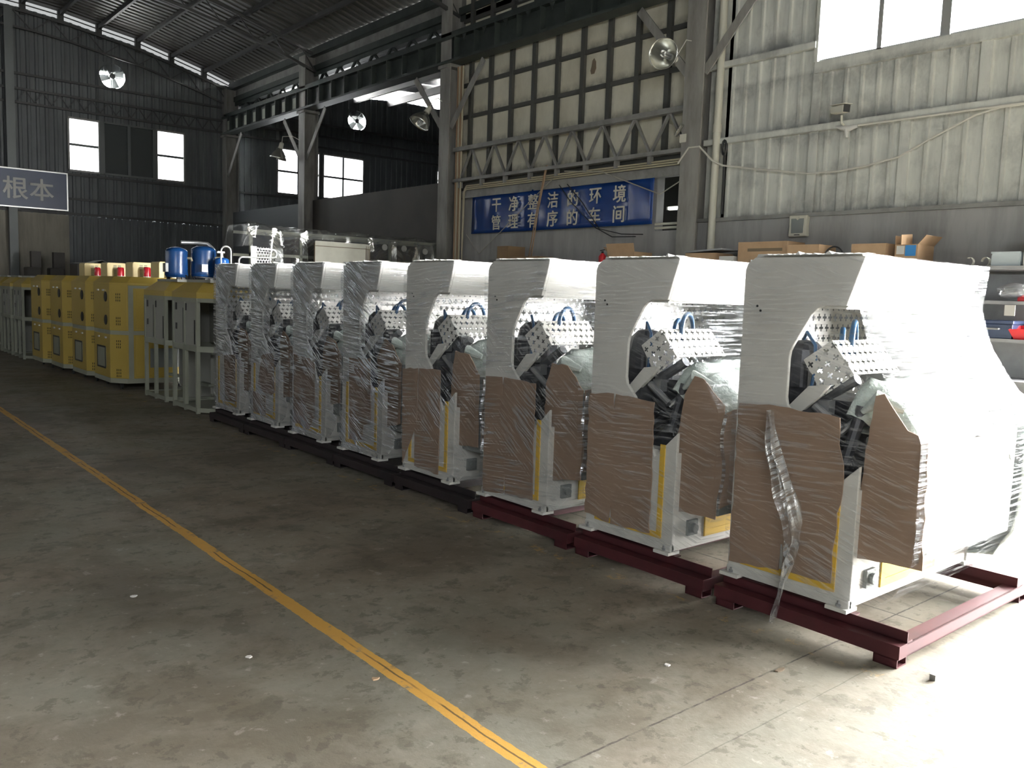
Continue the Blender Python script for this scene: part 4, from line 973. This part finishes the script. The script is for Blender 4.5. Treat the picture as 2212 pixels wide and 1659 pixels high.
# ================================================================ LAMPS AND WALL FITTINGS
LL = ['bell shaped lamp facing out from the near column above the infill wall', 'bell shaped lamp hanging off the middle column with the pipes', 'dark bell shaped lamp in front of the distant double window']
for k, (p, ax, yc) in enumerate((((9.62, 8.22, 5.05), -rt*.55-up*.12-fw*.8, 8.05), ((9.75, 14.58, 5.06), -rt*.50-up*.85-fw*.22, 14.2), ((9.75, 21.2, 5.05), -rt*.25-up*.9+fw*.1, 20.45))):
    ax = ax.normalized(); t = thing('pendant_lamp', LL[k], 'lamp', p, 'bell shaped lamps on the columns')
    mk('reflector', 'reflector', t, lambda b: b.lathe([(.215, .15), (.205, .11), (.17, .03), (.12, -.04), (.065, -.09), (.05, -.14)], (0,0,0), ax, 32, False), smooth=True, solid=.004)
    mk('lamp_cap', 'ivory', t, lambda b: b.lathe([(.045, -.10), (.06, -.13), (.055, -.26), (.02, -.29)], (0,0,0), ax, 16))
    x_ = ax.orthogonal().normalized(); y2 = ax.cross(x_)
    def cfl(b):
        for q in range(3):
            a = q*math.pi/3*2; d = (x_*math.cos(a)+y2*math.sin(a))*.035; e = (x_*math.cos(a+1.0)+y2*math.sin(a+1.0))*.035
            b.tube([d-ax*.06, d+ax*.15, (d+e)/2+ax*.17, e+ax*.15, e-ax*.06], .013, 8)
    mk('bulb', 'bulb', t, cfl, smooth=True)
    q0 = -ax*.28; q1 = Vector((XW-.26-p[0], yc-p[1], .22))
    mk('cord', 'wirew', t, lambda b: b.tube([q0, q0*1.25+Vector((0,0,.08)), (q0+q1)/2+Vector((0,0,.16)), q1+Vector((0,0,.02)), q1+Vector((.05,0,-.35))], .009, 6), smooth=True)
t = thing('spot_lamp', 'small tubular spot lamp with a pale box at the end of the lattice girder', 'lamp', (XW-.28, 8.27, 3.95))
mk('lamp_tube', 'reflector', t, lambda b: b.tube([(0, .05, .06), (-.05, -.10, .19)], .03, 12)); mk('junction_box', 'ivory', t, lambda b: b.box(-.03, .03, -.16, -.04, -.06, .06), bevel=.006)
t = thing('wall_speaker', 'cream framed grey wall unit fixed on the rendered dado', 'speaker', (XW-.04, 6.32, 2.63))
mk('case', 'ivory', t, lambda b: b.prism([(-.135,-.14),(.135,-.14),(.125,0),(.135,.14),(-.135,.14),(-.125,0)], lambda y, z, x: (x, y, z), -.085, 0), bevel=.015)
mk('cover_plate', 'greyscreen', t, lambda b: b.prism([(-.085,-.095),(.085,-.095),(.092,.095),(.03,.095),(0,.07),(-.03,.095),(-.092,.095)], lambda y, z, x: (x, y, z), -.09, -.083))
mk('roundel', 'ivory', t, lambda b: b.lathe([(.001,.008),(.022,.006),(.022,0)], (-.087, 0, .105), (-1,0,0), 16)); mk('slot', 'black', t, lambda b: b.box(-.09, -.083, -.04, .04, -.122, -.112))
t = thing('security_camera', 'white security camera on the ribbed wall under the big window', 'camera', (XW-.05, 5.75, 3.86))
ca, cb = Vector((-.10, .15, .19)), Vector((-.22, -.09, .165))
mk('camera_body', 'ivory', t, lambda b: b.bar(ca, cb, .10, .10), bevel=.02); mk('lens_window', 'black', t, lambda b: [b.bar(cb, cb+(cb-ca).normalized()*.012, .085, .085)]); mk('sun_shield', 'ivory', t, lambda b: b.bar(ca+Vector((0,0,.056)), cb+(cb-ca)*.12+Vector((0,0,.056)), .115, .008))
mk('bracket', 'ivory', t, lambda b: [b.tube([(-.13, .02, .11), (-.12, .02, .02), (-.0, .02, -.02)], .014, 8), b.lathe([(.045,0),(.045,.02)], (0,.02,-.02), (-1,0,0), 14)])
mk('taped_joint', 'paper', t, lambda b: [b.tube([(-.05, .14, .0), (-.06, .05, -.03), (-.06, -.06, -.05), (-.05, -.16, -.03)], [.008, .03, .035, .02], 9), b.tube([(-.06, -.02, -.05), (-.06, -.03, -.16)], [.03, .02], 8)], smooth=True)
w_ = mk('conduit', 'wirew', None, lambda b: b.tube([(XW-.11, 5.58, 3.835), (XW-.11, 4.7, 3.835), (XW-.11, 2.7, 3.83)], .014, 8), smooth=True); tag(w_, 'white conduit running straight along the wall from the security camera', 'conduit')
w_ = mk('slack_cable', 'wirew', None, lambda b: b.tube([(XW-.30, 8.24, 3.6), (XW-.33, 8.03, 3.80), (XW-.31, 7.86, 3.80), (XW-.2, 7.7, 3.60), (XW-.11, 7.58, 3.53), (XW-.1, 7.06, 3.44), (XW-.1, 6.23, 3.305), (XW-.1, 5.80, 3.297), (XW-.1, 5.44, 3.33), (XW-.1, 5.04, 3.40), (XW-.1, 4.61, 3.60), (XW-.1, 4.19, 3.778), (XW-.1, 3.95, 3.82), (XW-.1, 2.7, 3.835)], .013, 8), smooth=True); tag(w_, 'white cable sagging in a long curve across the ribbed wall', 'cable')
w_ = mk('downpipe', 'ivory', None, lambda b: [b.tube([(XW-.10, 7.72, 0.0), (XW-.10, 7.72, 7.3)], .055, 16), b.lathe([(.064,0),(.064,.12)], (XW-.10, 7.72, 4.0), (0,0,1), 16), b.lathe([(.064,0),(.064,.12)], (XW-.10, 7.72, 6.1), (0,0,1), 16)], smooth=True); tag(w_, 'pale round downpipe beside the near column', 'pipe')
w_ = mk('cable_coil', 'cable', None, lambda b: [b.tube([(XW-.10, 7.58+.035*math.cos(a), 3.78+.10*math.sin(a)) for a in [2*math.pi*k/12 for k in range(13)]], .018, 8) , b.tube([(XW-.08, 7.58, 3.70), (XW-.08, 7.57, 2.85)], .02, 8)], smooth=True); tag(w_, 'dark cable coil hanging beside the downpipe', 'cable')
for k in range(4):
    y = 13.78+.055*k
    o = mk('riser_pipe', ('conduit', 'copper', 'conduit', 'copper')[k], None, lambda b: b.tube([(XW-.17, y, .0), (XW-.17, y, 6.0)], .019, 8), smooth=True)
    tag(o, ('cream', 'brown')[k % 2]+' thin vertical pipe in the bundle of four beside the middle column', 'pipe', ('cream', 'brown')[k % 2]+' vertical pipes beside the middle column')
for k in range(3):
    o = mk('wall_conduit', 'conduit', None, lambda b: b.tube([(XW-.155, 13.70, 2.1), (XW-.155, 13.70-.02*k, 3.56+.035*k), (XW-.155, 13.6, 3.62+.035*k), (XW-.155, 8.22, 3.62+.035*k)], .014, 8), smooth=True)
    tag(o, ['lowest thin conduit running above the blue banner', 'middle thin conduit running above the blue banner', 'topmost thin conduit running above the blue banner'][k], 'conduit', 'conduits above the blue banner')
for k in range(2):
    o = mk('pipe_length', 'ivory', None, lambda b: b.tube([(XW-.06, 8.82, 2.70+.06*k), (XW-.06, 8.22, 2.70+.06*k)], .02, 10), smooth=True); tag(o, ['lower pale pipe under the opening with the lit tube', 'upper pale pipe under the opening with the lit tube'][k], 'pipe', 'pale pipes under the opening')
for k in range(2):
    o = mk('brown_rod', 'copper', None, lambda b: b.tube([(XW-.2, 11.24-.03*k, 3.86), (XW-.24, 11.40-.04*k, 3.1), (XW-.25, 11.6-.07*k, 2.1)], .011, 8), smooth=True); tag(o, ['thin brown pipe crossing the banner, on the side of the middle column', 'thin brown pipe crossing the banner, on the doorway side of its twin'][k], 'pipe', 'thin brown pipes crossing the banner')
o = mk('pale_cord', 'rope', None, lambda b: b.tube([(XW-.2, 11.05, 3.62), (XW-.2, 11.4, 3.41), (XW-.2, 13.09, 2.36), (XW-.2, 13.5, 2.74)], .008, 6)); tag(o, 'pale cord pulled to a point low across the banner corner', 'cord')
o = mk('pale_cord', 'rope', None, lambda b: b.tube([(XW-.2, 10.77, 3.72), (XW-.2, 9.88, 3.63), (XW-.2, 8.64, 3.19), (XW-.2, 8.1, 3.43)], .010, 6)); tag(o, 'pale cord sagging to a point between banner and near column', 'cord')
for k, P in enumerate(([(XW-.19, 10.9, 3.5), (XW-.19, 10.6, 3.2), (XW-.19, 10.0, 2.75), (XW-.19, 9.6, 2.58), (XW-.19, 9.1, 2.57)], [(XW-.19, 10.7, 3.5), (XW-.19, 10.3, 3.15), (XW-.19, 9.9, 2.72), (XW-.19, 9.4, 2.62), (XW-.19, 8.95, 2.6)])):
    o = mk('black_wire', 'cable', None, lambda b: b.tube(P, .008, 6), smooth=True); tag(o, ['upper black wire drooping across the blue banner', 'lower black wire drooping across the blue banner'][1-k], 'wire', 'black wires across the banner')

# ================================================================ RACKS ALONG THE WALL AND WHAT IS ON THEM
rk0 = None
RL = ['grey steel shelving at the bright doorway end of the wall', 'grey steel shelving behind the second and third wrapped machines', 'grey steel shelving behind the fire extinguisher', 'grey steel shelving under the blue banner']
for i, y in enumerate((3.02, 5.70, 8.38, 11.06)):
    if rk0 is None:
        t = rk0 = thing('storage_rack', RL[0], 'shelving', (9.55, y, 0), 'steel shelving along the wall')
        for xx in (0, .53):
            for yy in (0, 1.3, 2.6):
                mk('upright', 'shelf', t, lambda b: b.box(xx, xx+.04, yy, yy+.04, 0, 2.03))
        for z in (.30, .85, 1.28, 1.67, 2.03):
            mk('shelf_board', 'shelf', t, lambda b: [b.box(-.01, .575, -.01, 2.65, z, z+.035)])
        mk('side_sheet', 'shelf', t, lambda b: b.box(.57, .575, 0, 2.64, .1, 2.0))
    else: dup(rk0, (9.55, y, 0), RL[i])
ZT = 2.066
def carton(name, label, y0, y1, z0, h, x0=9.66, d=.40, m='box', flaps=None, rz=0.0, strip=None, group='cartons on the shelving', cat='box'):
    t = thing(name, label, cat, (x0+d/2, (y0+y1)/2, z0), group, rz); w = (y1-y0)/2
    mk('carton_body', m, t, lambda b: b.box(-d/2, d/2, -w, w, 0, h))
    if flaps:
        for k, (ang, side, ln) in enumerate(flaps):
            if side == 'f': mk('flap', m, t, lambda b: b.bar((-d/2, 0, h), (-d/2-ln*math.cos(ang), 0, h+ln*math.sin(ang)), 2*w, .006))
            elif side == 'b': mk('flap', m, t, lambda b: b.bar((d/2, 0, h), (d/2+ln*math.cos(ang), 0, h+ln*math.sin(ang)), 2*w, .006))
            elif side == 'n': mk('flap', m, t, lambda b: b.bar((0, -w, h), (0, -w-ln*math.cos(ang), h+ln*math.sin(ang)), d, .006))
            else: mk('flap', m, t, lambda b: b.bar((0, w, h), (0, w+ln*math.cos(ang), h+ln*math.sin(ang)), d, .006))
    if strip: mk('hand_hole', 'rust', t, lambda b: b.box(-d/2-.003, -d/2, strip[0], strip[1], h*.62, h*.74))
    return t
carton('carton', 'long low carton with a dark slot, below the cream wall unit', 6.12, 6.86, ZT, .33, strip=(-.30, .22))
carton('carton', 'pinkish carton end to end with the long slotted carton', 5.66, 6.10, ZT, .275, x0=9.62)
carton('carton', 'brown carton alone between the cable ring and the blue printed box', 4.84, 5.26, ZT, .27)
c = carton('printed_carton', 'carton with blue and white printing and its flaps open', 4.47, 4.73, ZT, .25, m='box', flaps=[(math.radians(88), 's', .10), (math.radians(50), 'n', .13), (math.radians(85), 'f', .11)])
mk('blue_print', 'blueprint', c, lambda b: b.box(-.206, -.20, -.11, .01, .12, .24)); mk('white_print', 'paper', c, lambda b: [b.box(-.205, -.20, .02, .11, .14, .235)]); mk('red_print', 'redpl', c, lambda b: [b.lathe([(.014,0),(.014,.003)], (-.205, .0, .05), (-1,0,0), 14)]); mk('label', 'paper', c, lambda b: b.box(-.2045, -.20, -.04, .04, .01, .09))
carton('carton', 'pinkish carton with a grey lid slab beside the near column', 7.22, 7.74, ZT, .20, flaps=None)
o = mk('lid_slab', 'shelf', None, lambda b: b.bar((9.86, 7.75, ZT+.215), (9.86, 7.12, ZT+.25), .42, .02)); tag(o, 'grey slab lying tilted on the pinkish carton by the column', 'slab')
carton('white_carton', 'white carton beside the pinkish one near the column', 6.93, 7.16, ZT, .15, m='paper')
carton('open_carton', 'open brown carton beside the fire extinguisher', 8.70, 9.26, ZT, .24, m='box', flaps=[(math.radians(75), 'f', .13), (math.radians(40), 's', .12)])
carton('carton', 'upright dark carton under the banner by the pipe bundle', 11.68, 11.98, ZT, .39, m='dbox')
carton('carton', 'flat dark carton lying under the banner', 10.84, 11.62, ZT, .20, d=.32, m='dbox')
t = thing('fire_extinguisher', 'red fire extinguisher beside the open carton', 'extinguisher', (9.72, 9.42, ZT)); mk('cylinder', 'redpl', t, lambda b: b.lathe([(.055,0),(.06,.01),(.06,.18),(.03,.22),(.02,.23)], (0,0,0), (0,0,1), 18), smooth=True); mk('valve_head', 'black', t, lambda b: [b.lathe([(.02,.23),(.02,.26)], (0,0,0), (0,0,1), 10), b.bar((0,.05,.27), (0,-.05,.285), .02, .012)])
o = mk('cable_ring', 'cable', None, lambda b: b.tube([(9.75, 5.53+.12*math.cos(a), ZT+.13+.12*math.sin(a)) for a in [2*math.pi*k/24 for k in range(25)]], .010, 8), smooth=True); tag(o, 'black ring of cable standing against the wall between cartons', 'cable')
t = thing('plastic_bin', 'pale blue plastic bin on top of the shelving at the doorway end', 'bin', (9.72, 3.52, ZT)); mk('bin_body', 'bin', t, lambda b: [b.box(-.14, .14, -.13, .13, 0, .01), b.box(-.15, -.135, -.13, .13, 0, .14), b.box(.135, .15, -.13, .13, 0, .14), b.box(-.14, .14, -.14, -.125, 0, .14), b.box(-.14, .14, .125, .14, 0, .11)]); mk('bin_rim', 'bin', t, lambda b: b.box(-.16, -.135, -.14, .14, .125, .145))
t = thing('steel_cabinet', 'cream white box standing on the shelving beside the pale blue bin', 'box', (9.78, 3.22, ZT)); mk('case', 'paper', t, lambda b: b.box(-.2, .2, -.16, .14, 0, .36), bevel=.01); mk('case_lid', 'ivory', t, lambda b: b.box(-.205, .205, -.165, .145, .33, .365), bevel=.005)
for k, (y, lab) in enumerate(((3.72, 'pale curled strip on the shelving next to the plastic bin'), (3.88, 'pale curled strip on the shelving edge above the hood corner'))):
    o = mk('curled_strip', 'ivory', None, lambda b: b.grid(10, 1, lambda i, j: (9.58+.05*j, y+.04*math.cos(4.2*i+k), ZT+.045+.045*math.sin(4.2*i+k))), solid=.004); tag(o, lab, 'strip', 'curled strips on the shelving')
t = thing('toolbox', 'dark blue toolbox on the lower shelf at the doorway end', 'toolbox', (9.72, 3.62, 1.315)); mk('box_body', 'navy', t, lambda b: b.box(-.13, .15, -.22, .22, 0, .15), bevel=.008); mk('box_lid', 'navy', t, lambda b: b.box(-.14, .16, -.23, .23, .15, .19), bevel=.008); mk('handle', 'shelf', t, lambda b: b.tube([(-.14, -.1, .10), (-.17, -.1, .10), (-.17, .1, .10), (-.14, .1, .10)], .01, 8))
t = thing('red_tray', 'red plastic tray in front of the dark blue toolbox', 'tray', (9.68, 3.28, 1.315)); mk('tray_body', 'redpl', t, lambda b: [b.add([(-.10,-.09,.0),(.10,-.09,.0),(.10,.09,.0),(-.10,.09,.0),(-.13,-.12,.12),(.13,-.12,.14),(.13,.12,.14),(-.13,.14,.10)], [(0,3,2,1),(0,1,5,4),(1,2,6,5),(2,3,7,6),(3,0,4,7)])], solid=.008)
t = thing('poly_bag', 'bunched clear poly bag on the upper shelf at the doorway end', 'bag', (9.72, 3.46, 1.705))
def bag(b):
    R = random.Random(4)
    N = [[R.uniform(.75, 1.15) for _ in range(16)] for _ in range(9)]
    b.grid(16, 8, lambda i, j: (.12*math.sin(math.pi*j)*math.cos(2*math.pi*i)*N[int(j*8)][int(i*16) % 16], .16*math.sin(math.pi*j)*math.sin(2*math.pi*i)*N[int(j*8)][int(i*16) % 16], .075-.075*math.cos(math.pi*j)*(1+.3*(j > .6))+.02))
mk('bag_sheet', 'bagp', t, bag, smooth=True)
mk('bag_contents', 'redpl', t, lambda b: b.box(-.05, .05, -.19, -.05, 0.0, .05), bevel=.01)
o = mk('shelf_ticket', 'paper', None, lambda b: b.box(9.53, 9.538, 3.37, 3.47, 1.555, 1.665)); tag(o, 'white card hanging at the shelf edge above the toolbox', 'card')
t = thing('pipe_offcuts', 'bundle of dark pipe offcuts lying on the shelving under the banner', 'pipes', (9.7, 9.6, ZT))
for k, (dx, dz, y0, y1) in enumerate(((0, .03, .1, 1.1), (.07, .03, 0, 1.2), (.14, .035, .05, 1.15), (.05, .085, .15, 1.1))):
    mk('pipe', 'partition', t, lambda b: b.tube([(dx, y0, dz), (dx, y1, dz+.002)], .028, 10))

# ================================================================ BITS ON THE FLOOR
o = mk('steel_offcut', 'girt', None, lambda b: [b.box(3.70, 3.86, 1.485, 1.51, 0, .025)]); tag(o, 'small square steel offcut by the foot of the nearest skid', 'offcut')
for k, (x, y, lab, mm) in enumerate(((1.26, 4.44, 'white scrap beside the yellow line, farther one', 'paper'), (1.44, 3.41, 'white scrap beside the yellow line, by a pale stain', 'paper'), (1.77, 2.91, 'orange brown flake lying against the yellow line', 'box'), (2.87, 2.28, 'white scrap on the bare floor in front of the skids', 'paper'), (3.25, 1.95, 'dark strip of scrap on the floor in front of the nearest skid', 'rust'))):
    def sc(b):
        R = random.Random(k); n = 7
        b.prism([(x+.016*R.uniform(.5,1.3)*math.cos(2*math.pi*q/n)*(2.2 if mm == 'rust' else 1), y+.016*R.uniform(.5,1.3)*math.sin(2*math.pi*q/n)) for q in range(n)], lambda p, q, d: (p, q, d), 0, .005)
    o = mk('floor_scrap', mm, None, sc); tag(o, lab, 'scrap', 'scraps on the floor')
#@@OBJECTS
